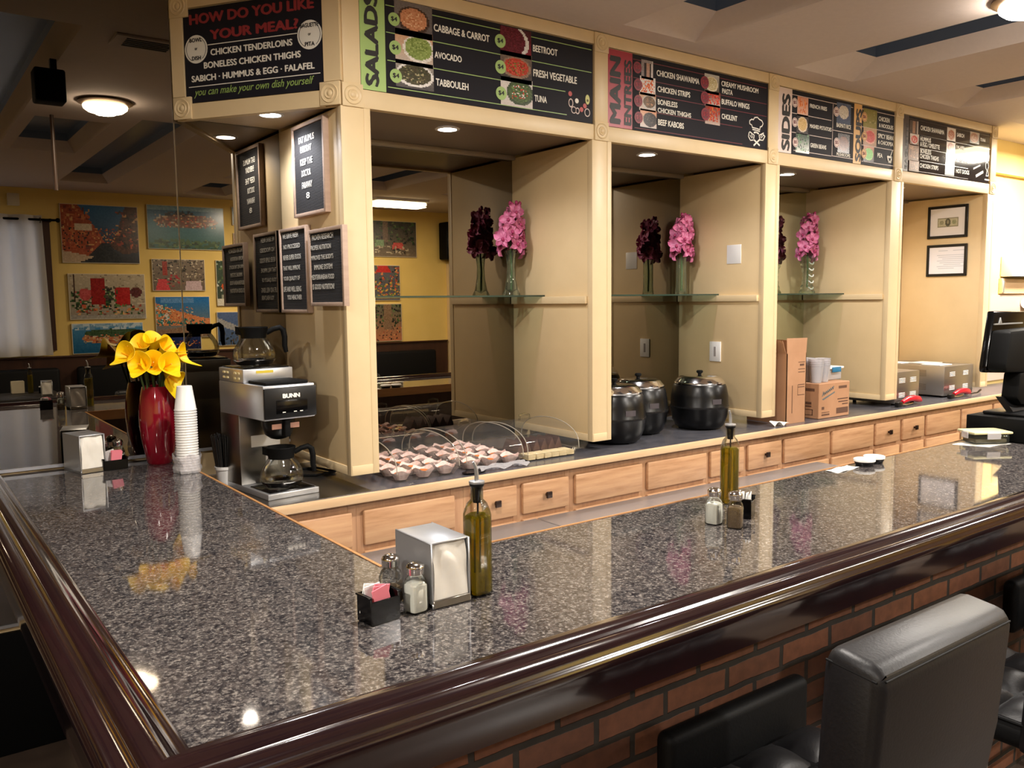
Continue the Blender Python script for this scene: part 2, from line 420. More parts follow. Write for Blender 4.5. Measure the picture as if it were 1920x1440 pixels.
# ================================================================ SETTING
ZC, YM, YR = 2.917, 3.636, -2.95
ZB, ZW = 1.07, 0.9734           # bar top, back worktop
struct(MB().box(-5, YR, -0.1, 11, 3.8, 0).build('floor', FLOORM))
struct(MB().box(-5, YM+0.012, 0, 6.61, 3.8, ZC+0.1).build('wall_back', CREAMD))
struct(MB().box(6.63, 3.3, 0, 11, 3.8, ZC+0.1).build('wall_kitchen', KYELL))
struct(MB().box(6.64, 3.24, 2.66, 11, 3.3, ZC).build('trim_1', KYELL))
struct(MB().box(-5.1, YR-0.1, 0, 11.1, YR, ZC+0.3).build('wall_rear', YELL))
struct(MB().box(-5.1, YR, 0, -5, 3.8, ZC+0.3).build('wall_left', YELL))
struct(MB().box(11, YR, 0, 11.1, 3.8, ZC+0.3).build('wall_right', KYELL))
struct(MB().box(-5, YR, 0, 6.35, YR+0.025, 1.14).box(-5, YR, 1.14, 6.35, YR+0.045, 1.16, 0.004).build('trim_2', WAIN))
# ceiling with recessed skylight wells between the joists
wells = [(0.28, 0.78, -0.35, 3.05), (0.86, 1.32, -0.47, 0.92), (1.46, 1.90, -2.2, 1.16), (2.74, 3.21, -1.2, 2.87),
         (3.99, 4.53, -1.2, 2.87), (5.22, 5.75, -1.2, 2.87), (6.46, 6.98, -1.2, 2.87), (-0.95, -0.45, -1.2, 2.87), (2.74, 3.21, -2.6, -1.6)]
xs = sorted({-5.0, 11.0} | {a for w in wells for a in w[:2]}); ys = sorted({YR, 3.8} | {a for w in wells for a in w[2:]})
b = MB()
for x0, x1 in zip(xs, xs[1:]):
    for y0, y1 in zip(ys, ys[1:]):
        cx, cy = (x0+x1)/2, (y0+y1)/2
        if any(w[0] < cx < w[1] and w[2] < cy < w[3] for w in wells): continue
        b.face([(x0, y0, ZC), (x0, y1, ZC), (x1, y1, ZC), (x1, y0, ZC)])
PANE = mat('night_glass', rgb(70, 76, 88), 0.3, emis=0.016, emisc=(0.75, 0.82, 0.95))
for i, (x0, x1, y0, y1) in enumerate(wells):
    zt = ZC+0.085; ax0, ax1, ay0, ay1 = x0+0.01, x1-0.06, y0+0.05, y1-0.18
    lo = [(x0, y0, ZC), (x1, y0, ZC), (x1, y1, ZC), (x0, y1, ZC)]; hi = [(ax0, ay0, zt), (ax1, ay0, zt), (ax1, ay1, zt), (ax0, ay1, zt)]
    for k in range(4): b.face([lo[k], lo[(k+1) % 4], hi[(k+1) % 4], hi[k]])
    struct(MB().box(ax0-0.04, ay0-0.04, zt+0.06, ax1+0.04, ay1+0.04, zt+0.08).box(ax0-0.04, ay0-0.04, zt, ax0-0.005, ay1+0.04, zt+0.06).box(ax1+0.005, ay0-0.04, zt, ax1+0.04, ay1+0.04, zt+0.06)
           .box(ax0, ay1+0.005, zt, ax1, ay1+0.04, zt+0.06).box(ax0, ay0-0.04, zt, ax1, ay0-0.005, zt+0.06).build('window_%d' % (i+2), PANE, smooth=False))
bmesh.ops.remove_doubles(b.bm, verts=b.bm.verts[:], dist=0.0005)
struct(b.build('ceiling', CEIL, smooth=False))
struct(MB().box(-5, YR-0.1, ZC+0.31, 11, 3.8, ZC+0.33).build('trim_3', BLKM))

# rear wall door and window (both seen in the mirrors)
d = struct(MB().box(6.47, YR, 0, 7.37, YR+0.04, 2.12).build('door_1', CREAM))
MB().box(6.37, YR, 0, 6.47, YR+0.06, 2.22).box(7.37, YR, 0, 7.47, YR+0.06, 2.22).box(6.47, YR, 2.12, 7.37, YR+0.06, 2.22).build('door_frame', CREAM, d)
w = struct(MB().box(-0.3, YR+0.005, 1.25, 1.32, YR+0.012, 2.55).build('window_1', mat('dusk_glass', rgb(150, 160, 190), 0.1, emis=4.0, emisc=(0.62, 0.72, 1.0))))
MB().box(-0.4, YR, 1.22, -0.3, YR+0.05, 2.6).box(1.33, YR, 1.22, 1.45, YR+0.05, 2.6).box(-0.3, YR, 1.22, 1.33, YR+0.05, 1.27).box(-0.3, YR, 2.53, 1.33, YR+0.05, 2.6).build('window_frame', WAIN, w)

# ================================================================ MIRRORS
def wall_mirror(label, x0, x1, z0, z1, m, trim=True, y=YM):
    t = thing('wall_mirror', label, 'mirror', ((x0+x1)/2, y, z0), 'mirror panels on the back wall')
    MB().box(x0, y, z0, x1, y+0.005, z1).build('mirror_sheet', m, t, smooth=False)
    if trim: MB().box(x0, y-0.006, z0-0.012, x1, y+0.006, z0).build('bottom_channel', STEEL, t, smooth=False)
    return t
wall_mirror('large smoked mirror sheet on the far left, behind the red vase end of the bar', -4.9, 0.985, ZB+0.02, ZC-0.005, MIRS)
wall_mirror('narrow smoked mirror sheet between the long left sheet and the letter boards', 0.990, 1.425, ZB+0.02, ZC-0.005, MIRS)
wall_mirror('smoked mirror at the back of the bay under the salads board', 1.546, 2.678, ZW+0.003, 2.428, MIRS, False)
wall_mirror('smoked mirror at the back of the bay with the round soup kettles', 2.797, 3.947, ZW+0.003, 2.428, MIRS, False)
wall_mirror('clear mirror at the back of the bay with the cardboard boxes', 4.068, 5.219, ZW+0.003, 2.428, MIRC, False)
wall_mirror('low smoked mirror sheet on the wall left of the bar, under rail height', -4.9, 0.48, 0.50, ZB-0.02, MIRS)
struct(MB().box(-5, YM-0.02, 0, 0.48, YM+0.012, 0.47, 0.004).build('baseboard_back', BLKM))
struct(MB().box(6.70, 3.285, 1.0, 11, 3.30, 1.70).build('trim_4', mat('splash_panel', rgb(196, 172, 160), 0.35)))

# ================================================================ BAR
t = thing('bar_counter', 'L-shaped granite bar with dark wood rail and brick front', 'bar', (0.6, 1.5, 0))
XE = 8.4
top = [(0.305, 1.191), (XE, 1.191), (XE, 1.835), (0.905, 1.775), (0.905, YM-0.004), (0.305, YM-0.004)]
MB().prism([(x, y, ZB-0.04) for x, y in top], (0, 0, 0.04)).build('granite_top', GRAN, t, smooth=False)
MB().prism([(0.905, 1.775, ZB-0.055), (XE, 1.835, ZB-0.055), (XE, 1.843, ZB-0.055), (0.913, 1.783, ZB-0.055)], (0, 0, 0.057)) \
    .prism([(0.905, 1.775, ZB-0.055), (0.913, 1.783, ZB-0.055), (0.913, YM-0.004, ZB-0.055), (0.905, YM-0.004, ZB-0.055)], (0, 0, 0.057)).build('edge_trim', OAKT, t, smooth=False)
MB().box(0.53, 1.30, 0, XE, 1.42, ZB-0.04).build('brick_base', BRICKX, t, smooth=False)
MB().box(0.53, 1.42, 0, 0.65, YM-0.03, ZB-0.04).build('brick_base', BRICKY, t, smooth=False)
MB().box(0.65, 1.42, 0, XE, 1.60, ZB-0.04).box(0.65, 1.60, 0, 0.80, YM-0.03, ZB-0.04).build('inner_panel', WAIN, t, smooth=False)
prof = [(0.0, -0.035), (0.0, 0.003), (0.003, 0.007), (0.012, 0.0085), (0.022, 0.008), (0.027, 0.011), (0.034, 0.019), (0.043, 0.024), (0.054, 0.0245), (0.064, 0.021), (0.070, 0.015), (0.073, 0.012),
        (0.078, 0.0125), (0.086, 0.016), (0.095, 0.0155), (0.103, 0.010), (0.108, 0.001), (0.1095, -0.008), (0.112, -0.010), (0.115, -0.018), (0.114, -0.028), (0.110, -0.034), (0.1105, -0.088), (0.100, -0.092), (0.04, -0.092), (0.04, -0.035)]
b = MB(); bm = b.bm
rings = []
for px in ('a', 'b', 'c'):
    R = []
    for d_, z in prof:
        x, y = {'a': (XE, 1.191-d_), 'b': (0.305-d_, 1.191-d_), 'c': (0.305-d_, YM-0.004)}[px]
        R.append(bm.verts.new((x, y, ZB+z)))
    rings.append(R)
for A, B in zip(rings, rings[1:]):
    for i in range(len(prof)): bm.faces.new((A[i], A[(i+1) % len(prof)], B[(i+1) % len(prof)], B[i]))
bm.faces.new(rings[0]); bm.faces.new(rings[2][::-1]); bmesh.ops.recalc_face_normals(bm, faces=bm.faces[:])
b.build('bar_rail', MAHO, t, ang=50)

# ================================================================ BACK COUNTER
YF = 2.93
t = tag(MB().box(0.93, 2.902, ZW-0.035, 6.60, YM-0.002, ZW).box(6.60, 2.902, ZW-0.035, 8.2, 3.28, ZW).build('worktop', LAM, smooth=False), 'long dark slate back worktop with pale oak front edge', 'worktop')
MB().box(0.93, 2.888, ZW-0.034, 8.2, 2.902, ZW+0.001, 0.004).build('front_edge', OAKE, t)
plate = tag(MB().box(0.94, 2.91, ZW+0.0004, 1.462, 3.60, ZW+0.002).build('steel_sheet', STEELD, smooth=False), 'flat steel sheet lying under the coffee brewer', 'tray')

def front(b, x0, x1, z0, z1, y=YF):
    b.box(x0, y-0.02, z0, x1, y, z1, 0.007, 2)
units = [(0.95, 1.40, [(0.985, 1.376, 0)], 'oak base cabinet at the left end, beside the bar corner'),
         (1.40, 1.888, [(1.425, 1.836, 0)], 'oak base cabinet with one wide plain front under the muffin trays'),
         (1.888, 2.467, [(1.925, 2.154, 1), (2.186, 2.447, 1)], 'oak base cabinet with two square-knobbed drawers under the chocolate cake tray'),
         (2.467, 3.393, [(2.488, 2.914, 0), (2.951, 3.378, 0)], 'oak base cabinet with two wide plain fronts below the left soup kettles'),
         (3.393, 4.018, [(3.411, 3.678, 0), (3.714, 4.003, 1)], 'oak base cabinet with one square-knobbed drawer, below the right soup kettle'),
         (4.018, 4.947, [(4.032, 4.462, 0), (4.495, 4.935, 0)], 'oak base cabinet with two wide plain fronts below the cardboard boxes'),
         (4.947, 5.561, [(4.962, 5.239, 1), (5.278, 5.544, 1)], 'oak base cabinet with two square-knobbed drawers below the left toaster oven'),
         (5.561, 6.510, [(5.578, 6.025, 0), (6.048, 6.498, 0)], 'oak base cabinet with two wide plain fronts below the right toaster oven'),
         (6.510, 7.450, [(6.53, 6.97, 0), (7.0, 7.43, 0)], 'oak base cabinet at the far right end behind the cash drawer')]
for x0, x1, dr, lab in units:
    c = thing('base_cabinet', lab, 'cabinet', ((x0+x1)/2, YF, 0), 'oak base cabinets under the back worktop')
    yb = 3.27 if x1 > 6.55 else YM-0.004
    MB().box(x0+0.0005, YF+0.02, 0.0, x1-0.0005, yb, ZW-0.036).build('carcass', OAKV, c, smooth=False)
    f = MB().box(x0+0.0005, YF, 0.08, dr[0][0]+0.01, YF+0.02, ZW-0.036).box(dr[-1][1]-0.01, YF, 0.08, x1-0.0005, YF+0.02, ZW-0.036)
    if len(dr) > 1: f.box(dr[0][1]-0.01, YF, 0.08, dr[1][0]+0.01, YF+0.02, ZW-0.036)
    f.box(x0+0.001, YF+0.001, 0.895, x1-0.001, YF+0.02, ZW-0.037).box(x0+0.001, YF+0.001, 0.735, x1-0.001, YF+0.02, 0.775).box(x0+0.001, YF+0.001, 0.08, x1-0.001, YF+0.02, 0.12)
    f.build('face_frame', OAKV, c, smooth=False)
    for a, e, k in dr:
        b = MB(); front(b, a, e, 0.765, 0.903); o = b.build('drawer', OAK, c)
        if k:
            kx = (a+e)/2; MB().box(kx-0.006, YF-0.034, 0.832, kx+0.006, YF-0.02, 0.844).box(kx-0.015, YF-0.044, 0.824, kx+0.015, YF-0.034, 0.853, 0.003).build('knob', mat('bronze_knob', rgb(58, 44, 38), 0.35, 0.8), o)
        b = MB(); front(b, a, e, 0.115, 0.742); b.box(a+0.05, YF-0.0235, 0.165, e-0.05, YF-0.018, 0.69, 0.003); b.build('door', OAK, c)

# low stainless prep tables behind the bar
for x0, x1, lab in ((0.95, 2.245, 'low stainless prep table in the bar corner'), (2.252, 4.32, 'longer low stainless prep table along the drawers')):
    c = thing('prep_table', lab, 'table', ((x0+x1)/2, 2.5, 0), 'stainless prep tables')
    MB().box(x0, 2.16, 0.705, x1, 2.90, 0.743, 0.006).build('steel_top', STEEL, c)
    for lx in (x0+0.04, x1-0.04):
        for ly in (2.20, 2.85): MB().lathe([(0, 0), (0.02, 0), (0.02, 0.705), (0, 0.705)], (lx, ly, 0), 12).build('leg', STEEL, c)
    MB().box(x0+0.03, 2.19, 0.2, x1-0.03, 2.86, 0.215).build('undershelf', STEELD, c)

# ================================================================ DISPLAY HUTCH
YH, ZH0, ZH1 = 3.009, 2.431, 2.914
hut = thing('display_hutch', 'cream built-in open shelving with dividers and a sign fascia above the back counter', 'shelving', (4.0, YH, 1.02))
DIV = [(1.4265, 1.544), (2.680, 2.795), (3.949, 4.066), (5.221, 5.354), (6.502, 6.605)]
ZP = 1.0208
for i, (a, e) in enumerate(DIV):
    d = MB().box(a, YH+0.004, ZP, e, YM+0.008, ZH0, 0.002).build('divider', CREAMD, hut)
    b = MB().box(e-0.027, YH-0.003, ZP, e, YH+0.006, ZH0, 0.0015).box(a, YH-0.003, ZP, e-0.027, YH+0.006, ZP+0.038, 0.0015).box(a-0.001, YH-0.0012, ZP, e-0.026, YH+0.006, ZH0, 0.001)
    b.box(a-0.004, YH-0.001, ZP, a+0.002, YH+0.034, ZH0, 0.001).box(a-0.004, YH+0.034, ZP, a+0.002, YM-0.006, ZP+0.034, 0.001)
    b.build('front_trim', CREAM, d)
    if 0 < i < 4:
        MB().box(a-0.02, 3.042, 1.678, a, YM-0.004, 1.714, 0.002).build('shelf_cleat', CREAM, d)
    if i < 3:
        MB().box(e, 3.042, 1.678, e+0.02, YM-0.004, 1.714, 0.002).build('shelf_cleat', CREAM, d)
# fascia and soffits
MB().box(1.432, YH+0.010, ZH0, 6.60, YH+0.03, ZH1).build('fascia_board', CREAM, hut, smooth=False)
MB().box(6.585, YH+0.03, ZH0, 6.605, YM, ZH1).build('fascia_return', CREAM, hut, smooth=False)
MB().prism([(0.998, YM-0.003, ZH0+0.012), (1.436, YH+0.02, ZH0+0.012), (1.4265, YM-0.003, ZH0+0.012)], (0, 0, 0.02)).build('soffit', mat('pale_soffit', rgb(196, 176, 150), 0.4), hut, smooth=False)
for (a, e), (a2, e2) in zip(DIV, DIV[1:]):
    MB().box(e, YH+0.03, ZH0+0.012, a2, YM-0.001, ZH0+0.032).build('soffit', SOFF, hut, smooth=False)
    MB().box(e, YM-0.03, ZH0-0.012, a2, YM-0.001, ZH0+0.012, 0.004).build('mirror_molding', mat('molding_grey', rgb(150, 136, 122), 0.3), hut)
AD = Vector((0.992, YM-0.002, 0)); BD = Vector((1.4265, YH-0.004, 0)); UD = (BD-AD).normalized(); ND = UD.cross(Vector((0, 0, 1))); LD = (BD-AD).length
def dg(s, z, n=0.0): p = AD+UD*s+ND*n; return (p.x, p.y, z)
def dbox(b, s0, s1, z0, z1, n0, n1): return b.prism([dg(s0, z0, n0), dg(s1, z0, n0), dg(s1, z0, n1), dg(s0, z0, n1)], (0, 0, z1-z0))
b = MB(); dbox(b, 0.0, LD, ZH0, ZH1, -0.03, -0.010); b.build('fascia_board', CREAM, hut, smooth=False)
# frame bars around every sign
ZS0, ZS1 = 2.503, 2.855
b = MB(); xs_ = [(1.436, 1.508), (2.690, 2.772), (3.958, 4.045), (5.235, 5.325), (6.515, 6.60)]
for a, e in xs_: MB().box(a, YH-0.004, ZH0+0.085, e, YH+0.010, ZH1, 0.002).build('fascia_stile', CREAM, hut)
for (a, e), (a2, e2) in zip(xs_, xs_[1:]):
    MB().box(e, YH-0.002, ZH0, a2, YH+0.010, ZS0-0.003, 0.002).build('fascia_rail', CREAM, hut); MB().box(e, YH-0.002, ZS1+0.004, a2, YH+0.010, ZH1, 0.002).build('fascia_rail', CREAM, hut)
SL, SRT = 0.057, LD-0.071
for q in ((0.0, SL), (SRT, LD)): dbox(MB(), q[0], q[1], ZH0+0.09, ZH1, -0.010, 0.004).build('fascia_stile', CREAM, hut, smooth=False)
for q in ((ZH0, ZS0-0.012), (ZS1+0.004, ZH1)): dbox(MB(), SL, SRT, q[0], q[1], -0.010, 0.002).build('fascia_rail', CREAM, hut, smooth=False)
def rosette(M):
    b = MB(); b.box(-0.043, -0.043, 0, 0.043, 0.043, 0.012, 0.002, M=M)
    b.lathe([(0.037, 0.0115), (0.034, 0.0155), (0.030, 0.0130), (0.022, 0.0130), (0.019, 0.0165), (0.012, 0.0135), (0.008, 0.017), (0, 0.018)], (0, 0, 0), 24, M=M)
    b.build('rosette_block', CREAM, hut)
for a, e in xs_:
    rosette(Matrix.Translation(((a+e)/2, YH+0.004, ZH0+0.042)) @ Matrix.Rotation(math.pi/2, 4, 'X'))
    rosette(Matrix.Translation(((a+e)/2, YH+0.004, ZH1-0.045)) @ Matrix.Rotation(math.pi/2, 4, 'X'))
Md = Matrix((( UD.x, 0, ND.x, 0), (UD.y, 0, ND.y, 0), (0, 1, 0, 0), (0, 0, 0, 1)))
for s in (0.044, LD-0.046):
    p = dg(s, ZH0+0.045, -0.004); rosette(Matrix.Translation(p) @ Md)
    p = dg(s, ZH1-0.045, -0.004); rosette(Matrix.Translation(p) @ Md)

# glass shelves
for (x0, x1), yf, zt, lab in (((1.546, 2.678), 3.369, 1.722, 'glass shelf holding a slim tall vase, left bay'), ((2.797, 3.947), 3.327, 1.722, 'glass shelf holding a straight vase, bay above the soup kettles'), ((4.068, 5.219), 3.325, 1.722, 'glass shelf holding the ribbed vase, bay above the cardboard boxes')):
    g_ = tag(MB().box(x0, yf+.002, 1.7145, x1, YM-0.006, zt).build('glass_shelf', GLASSG, smooth=False), lab, 'shelf', 'glass shelves in the hutch')
    MB().box(x0, yf, 1.7143, x1, yf+.002, zt+.0002).build('polished_edge', mat('glass_edge', rgb(46, 66, 58), 0.15), g_, smooth=False)

# downlights in the hutch
def downlight(x, y, lab, z=ZH0+0.012, pw=DOWN_W):
    t = thing('downlight', lab, 'light', (x, y, z), 'small recessed downlights')
    MB().lathe([(0.041, 0.0), (0.041, -0.004), (0.053, -0.003), (0.055, 0.0)], (x, y, z-0.0005), 28).build('trim_ring', mat('ring_white', rgb(225, 222, 220), 0.4), t)
    MB().lathe([(0, -0.003), (0.036, -0.0035), (0.041, -0.001), (0.041, -0.0008), (0, -0.0008)], (x, y, z), 28).build('lens', E_DOWN, t)
    light('downlight_beam', 'SPOT', (x, y, z-0.012), pw, COOL, t, spot_size=math.radians(150), spot_blend=0.6, shadow_soft_size=0.03)
downlight(1.285, 3.36, 'recessed downlight above the letter boards')
downlight(2.025, 3.22, 'recessed downlight under the salads board')
downlight(3.238, 3.214, 'recessed downlight above the soup kettles')
downlight(4.467, 3.249, 'recessed downlight above the cardboard boxes')
downlight(5.70, 3.25, 'recessed downlight above the toaster ovens', pw=DOWN_W*1.5)

# ceiling lamps
def ceiling_lamp(x, y, lab, pw=LAMP_W):
    t = thing('ceiling_lamp', lab, 'lamp', (x, y, ZC), 'round flush ceiling lamps')
    MB().lathe([(0.0, 0), (0.15, 0), (0.155, -0.012), (0.12, -0.03), (0.11, -0.03), (0, -0.03)], (x, y, ZC), 32).build('lamp_base', mat('lamp_brass', rgb(120, 96, 70), 0.35, 0.7), t)
    MB().lathe([(0.125, -0.03), (0.122, -0.045), (0.10, -0.062), (0.06, -0.072), (0, -0.075)], (x, y, ZC), 32).build('glass_bowl', E_LAMP, t)
    light('lamp_light', 'AREA', (x, y, ZC-0.077), pw, WARM, t, shape='DISK', size=0.11)
ceiling_lamp(1.15, 1.585, 'round flush ceiling lamp over the left end of the bar, seen in the mirror')
ceiling_lamp(3.90, 1.66, 'round flush ceiling lamp over the middle of the bar')
ceiling_lamp(-1.7, -1.2, 'round flush ceiling lamp over the dining side, left of the bar', 90)
ceiling_lamp(3.7, -1.6, 'added unseen fill lamp over the rear dining tables', 120)  # added to brighten the rear wall, placed out of the mirrors' view
ceiling_lamp(3.2, 0.15, 'added unseen fill lamp over the aisle in front of the stools', 62)  # added fill for the front faces, kept out of the mirrors
ceiling_lamp(6.5, -0.2, 'added unseen fill lamp over the right end of the dining side', 66)  # extra unseen fill lighting the front faces from the right
ceiling_lamp(-1.5, 0.9, 'added unseen fill lamp left of the bar', 66)  # extra unseen fill from the left, hidden from the mirrors
ceiling_lamp(6.6, 1.6, 'round flush ceiling lamp over the right end of the bar', 60)
def tube(x0, x1, y, lab, pw, nm='tube_fixture'):
    t = thing(nm, lab, 'lamp', ((x0+x1)/2, y, ZC), 'tube ceiling fixtures')
    MB().box(x0, y-0.15, ZC-0.03, x1, y+0.15, ZC, 0.004).build('fixture_pan', WHITE, t)
    MB().box(x0+0.02, y-0.13, ZC-0.075, x1-0.02, y+0.13, ZC-0.03, 0.02, 3).build('diffuser', E_TUBE, t)
    light('tube_glow', 'AREA', ((x0+x1)/2, y, ZC-0.085), pw, (1.0, 0.92, 0.78), t, shape='RECTANGLE', size=x1-x0-0.05, size_y=0.24)
tube(4.70, 5.40, -1.9, 'bright tube fixture near the rear wall, seen in the salads bay mirror', TUBE_W)
tube(7.12, 7.60, 2.50, 'bright tube fixture in the kitchen end past the hutch', KIT_W)

# ================================================================ MENU BOARDS
YS = YH+0.003      # face of the boards
EX, EZ, EY = Vector((1, 0, 0)), Vector((0, 0, 1)), Vector((0, 1, 0))
def z4(ox, oz, sc): return lambda x, y: (ox+x/sc, oz+y/sc)
def pl(f, x, y): return ony(*f(x, y), YS)
def line_text(p, f, s, x0, y0, x1, y1, yt, m, bold=0.03, **k):
    a, e, c = pl(f, x0, y0), pl(f, x1, y1), pl(f, x0, yt)
    return text(p, s, (a.x, YS, (a.z+e.z)/2), EX, EZ, e.x-a.x, c.z-a.z, m, bold, **k)
def vert_text(p, f, s, xl, xr, yb, yt, m, bold=0.05):
    "reads upwards: letters stand on the right side"
    a, e, r = pl(f, xl, yb), pl(f, xl, yt), pl(f, xr, yb)
    return text(p, s, (r.x, YS, a.z), EZ, -EX, e.z-a.z, r.x-a.x, m, bold)
def board(name, lab, x0, x1, group='menu boards on the fascia', z0=ZS0, z1=ZS1, m=None):
    t = thing(name, lab, 'sign', ((x0+x1)/2, YS, z0), group)
    MB().box(x0, YS, z0, x1, YS+0.006, z1).build('panel', m or SIGNB, t, smooth=False); return t
def strip(p, x0, x1, m, z0=ZS0, z1=ZS1, nm='title_strip'):
    return MB().box(x0, YS-0.0006, z0, x1, YS, z1).build(nm, m, p, smooth=False)
def rules(p, f, segs, m, w=0.0032):
    b = MB()
    for x0, y0, x1, y1 in segs:
        a, e = pl(f, x0, y0), pl(f, x1, y1); z = (a.z+e.z)/2; b.box(a.x, YS-0.0007, z-w/2, e.x, YS, z+w/2)
    return b.build('rule', m, p, smooth=False)
def vrule(p, f, x, y0, y1, m, w=0.003):
    a, e = pl(f, x, y0), pl(f, x, y1); return MB().box(a.x-w/2, YS-0.0007, e.z, a.x+w/2, YS, a.z).build('rule', m, p, smooth=False)
def photo(p, f, x0, y0, x1, y1, spec, seed, n=26):
    "corners: lower-left and upper-right picture points"
    a, e = pl(f, x0, y0), pl(f, x1, y1)
    return raster('food_photo', p, (a.x, YS, a.z), EX*(e.x-a.x), EZ*(e.z-a.z), paint(n, n, spec, seed))
def disc(p, c, r, m, lift, nm='price_badge', n=28, ry=None):
    b = MB(); b.face([(c.x+r*math.cos(2*math.pi*i/n), YS-lift, c.z+(ry or r)*math.sin(2*math.pi*i/n)) for i in range(n)]); return b.build(nm, m, p, smooth=False)
def ring(b, c, r, w, lift, n=24, ry=None):
    ry = ry or r
    for i in range(n):
        a0, a1 = 2*math.pi*i/n, 2*math.pi*(i+1)/n; q = []
        for rr, a in ((r, a0), (r, a1), (r-w, a1), (r-w, a0)): q.append((c.x+rr*math.cos(a), YS-lift, c.z+rr*ry/r*math.sin(a)))
        b.face(q)
def badge(p, f, x, y, rx, m, mt, s, edge=None):
    c = pl(f, x, y); r = (pl(f, x+rx, y).x-c.x); o = disc(p, c, r, m, 0.002)
    if edge: b = MB(); ring(b, c, r*0.86, r*0.09, 0.0024); b.build('badge_ring', edge, o, smooth=False)
    text(o, s, (c.x-r*0.55, YS, c.z-r*0.38), EX, EZ, r*1.1, r*0.78, mt, 0.03, lift=0.0026)
def bowl(rim, food, bits, bg=((96, 88, 88), (120, 112, 110)), cx=.5, cy=.5, rx=.42, ry=.4, k=60):
    return [('bg', *bg), ('ell', cx, cy, rx, ry, rim), ('ell', cx, cy+.02, rx*.86, ry*.82, food), ('spk', cx-rx*.6, cy-ry*.55, cx+rx*.55, cy+ry*.6, bits, k, .06)]
def heap(bg, cs, k=150, u0=.1, v0=.15, u1=.9, v1=.85): return [('bg', *bg), ('spk', u0, v0, u1, v1, cs, k, .12)]

# SALADS
f = z4(660, 0, 4)
t = board('menu_board', 'long black menu board with green strip reading SALADS', 1.512, 2.683)
x1 = pl(f, 250, 400).x; strip(t, 1.512, x1, SIGNG)
vert_text(t, f, 'SALADS', 100, 205, 640, -62, LETB)
rules(t, f, [(250, 42, 1795, 370), (255, 245, 1795, 540), (265, 455, 1600, 683), (270, 655, 1610, 858)], SIGNG)
photo(t, f, 320, 252, 598, 58, bowl((70, 50, 40), (206, 140, 100), [(222, 160, 120), (190, 110, 70), (232, 190, 150)]), 1)
photo(t, f, 326, 470, 603, 262, bowl((236, 230, 222), (140, 160, 84), [(110, 130, 60), (170, 184, 110)], ((200, 190, 180), (214, 160, 120)), .62), 2)
photo(t, f, 330, 645, 610, 490, bowl((232, 228, 224), (70, 66, 40), [(50, 60, 30), (120, 110, 70), (180, 170, 130), (60, 40, 30)], ((70, 66, 66), (180, 170, 160)), .5, .5, .5, .44, 110), 3)
photo(t, f, 1112, 405, 1342, 240, [('bg', (150, 30, 50), (70, 20, 30)), ('ell', .3, .5, .62, .62, (232, 226, 226)), ('ell', .22, .52, .58, .58, (96, 16, 36)), ('spk', .05, .1, .7, .9, [(120, 26, 46), (80, 10, 26)], 60, .06)], 4)
photo(t, f, 1114, 600, 1347, 420, bowl((150, 120, 100), (190, 70, 50), [(214, 96, 70), (150, 40, 30), (110, 130, 60)], ((60, 56, 56), (130, 110, 96)), .5, .5, .46, .36, 90), 5)
photo(t, f, 1116, 782, 1352, 610, bowl((70, 84, 60), (80, 100, 60), [(200, 50, 60), (232, 220, 214), (120, 150, 80), (210, 90, 60)], ((208, 200, 196), (226, 220, 216)), .6, .5, .42, .44, 60), 6)
for x, y, r in ((313, 145, 43), (323, 358, 45), (328, 570, 45), (1110, 308, 40), (1113, 503, 40), (1118, 700, 40)): badge(t, f, x, y, r, SIGNG, LETB, '$4')
for s, x0, y0, x1, y1, yt in (('CABBAGE & CARROT', 612, 238, 1030, 315, 182), ('AVOCADO', 618, 435, 822, 470, 385), ('TABBOULEH', 628, 645, 873, 678, 590), ('BEETROOT', 1355, 390, 1540, 420, 338), ('FRESH VEGETABLE', 1358, 578, 1685, 628, 522), ('TUNA', 1367, 762, 1460, 775, 712)):
    line_text(t, f, s, x0, y0, x1, y1, yt, LETW)
b = MB()
for x, y, r, ry in ((1640, 772, .014, .02), (1662, 825, .016, .016), (1690, 832, .012, .015), (1763, 845, .017, .019)): ring(b, pl(f, x, y), r, .004, .0015, 20, ry)
b.build('vegetable_drawing', mat('print_cream', rgb(214, 196, 190), 0.5), t, smooth=False)
for x, y in ((1720, 822), (1745, 795), (1635, 703)): disc(t, pl(f, x, y), .011, mat('print_tomato', rgb(190, 80, 80), 0.5), .0014, 'vegetable_drawing')
disc(t, pl(f, 1685, 757), .011, LETW, .0014, 'vegetable_drawing')
o = disc(t, pl(f, 1765, 748), .013, mat('print_avocado', rgb(206, 206, 130), 0.5), .0014, 'vegetable_drawing', 28, .022); disc(o, pl(f, 1765, 755), .006, mat('print_stone', rgb(90, 80, 40), 0.5), .0018, 'stone')

# MAIN ENTREES
f = z4(1100, 60, 4.8)
t = board('menu_board', 'black menu board with red strip reading MAIN ENTREES and a chef hat drawing', 2.774, 3.956)
strip(t, 2.774, pl(f, 410, 500).x, SIGNR)
vert_text(t, f, 'MAIN', 205, 305, 820, 205, LETB); vert_text(t, f, 'ENTREES', 335, 402, 838, 245, LETB)
rules(t, f, [(415, 250, 1620, 500), (420, 420, 1620, 640), (620, 575, 1620, 760), (620, 720, 1400, 865), (430, 870, 1400, 1000)], LETD)
photo(t, f, 490, 415, 600, 268, [('bg', (40, 34, 36), (60, 50, 50)), ('rect', .0, .0, .22, 1, (150, 140, 140)), ('rect', .8, .0, .95, 1, (220, 214, 214)), ('rect', .42, .05, .68, .85, (190, 150, 130)), ('rect', .1, .86, .9, 1, (160, 150, 150))], 7)
photo(t, f, 478, 560, 618, 420, heap(((226, 220, 216), (230, 220, 216)), [(224, 104, 50), (206, 84, 40), (236, 130, 70)], 60), 8)
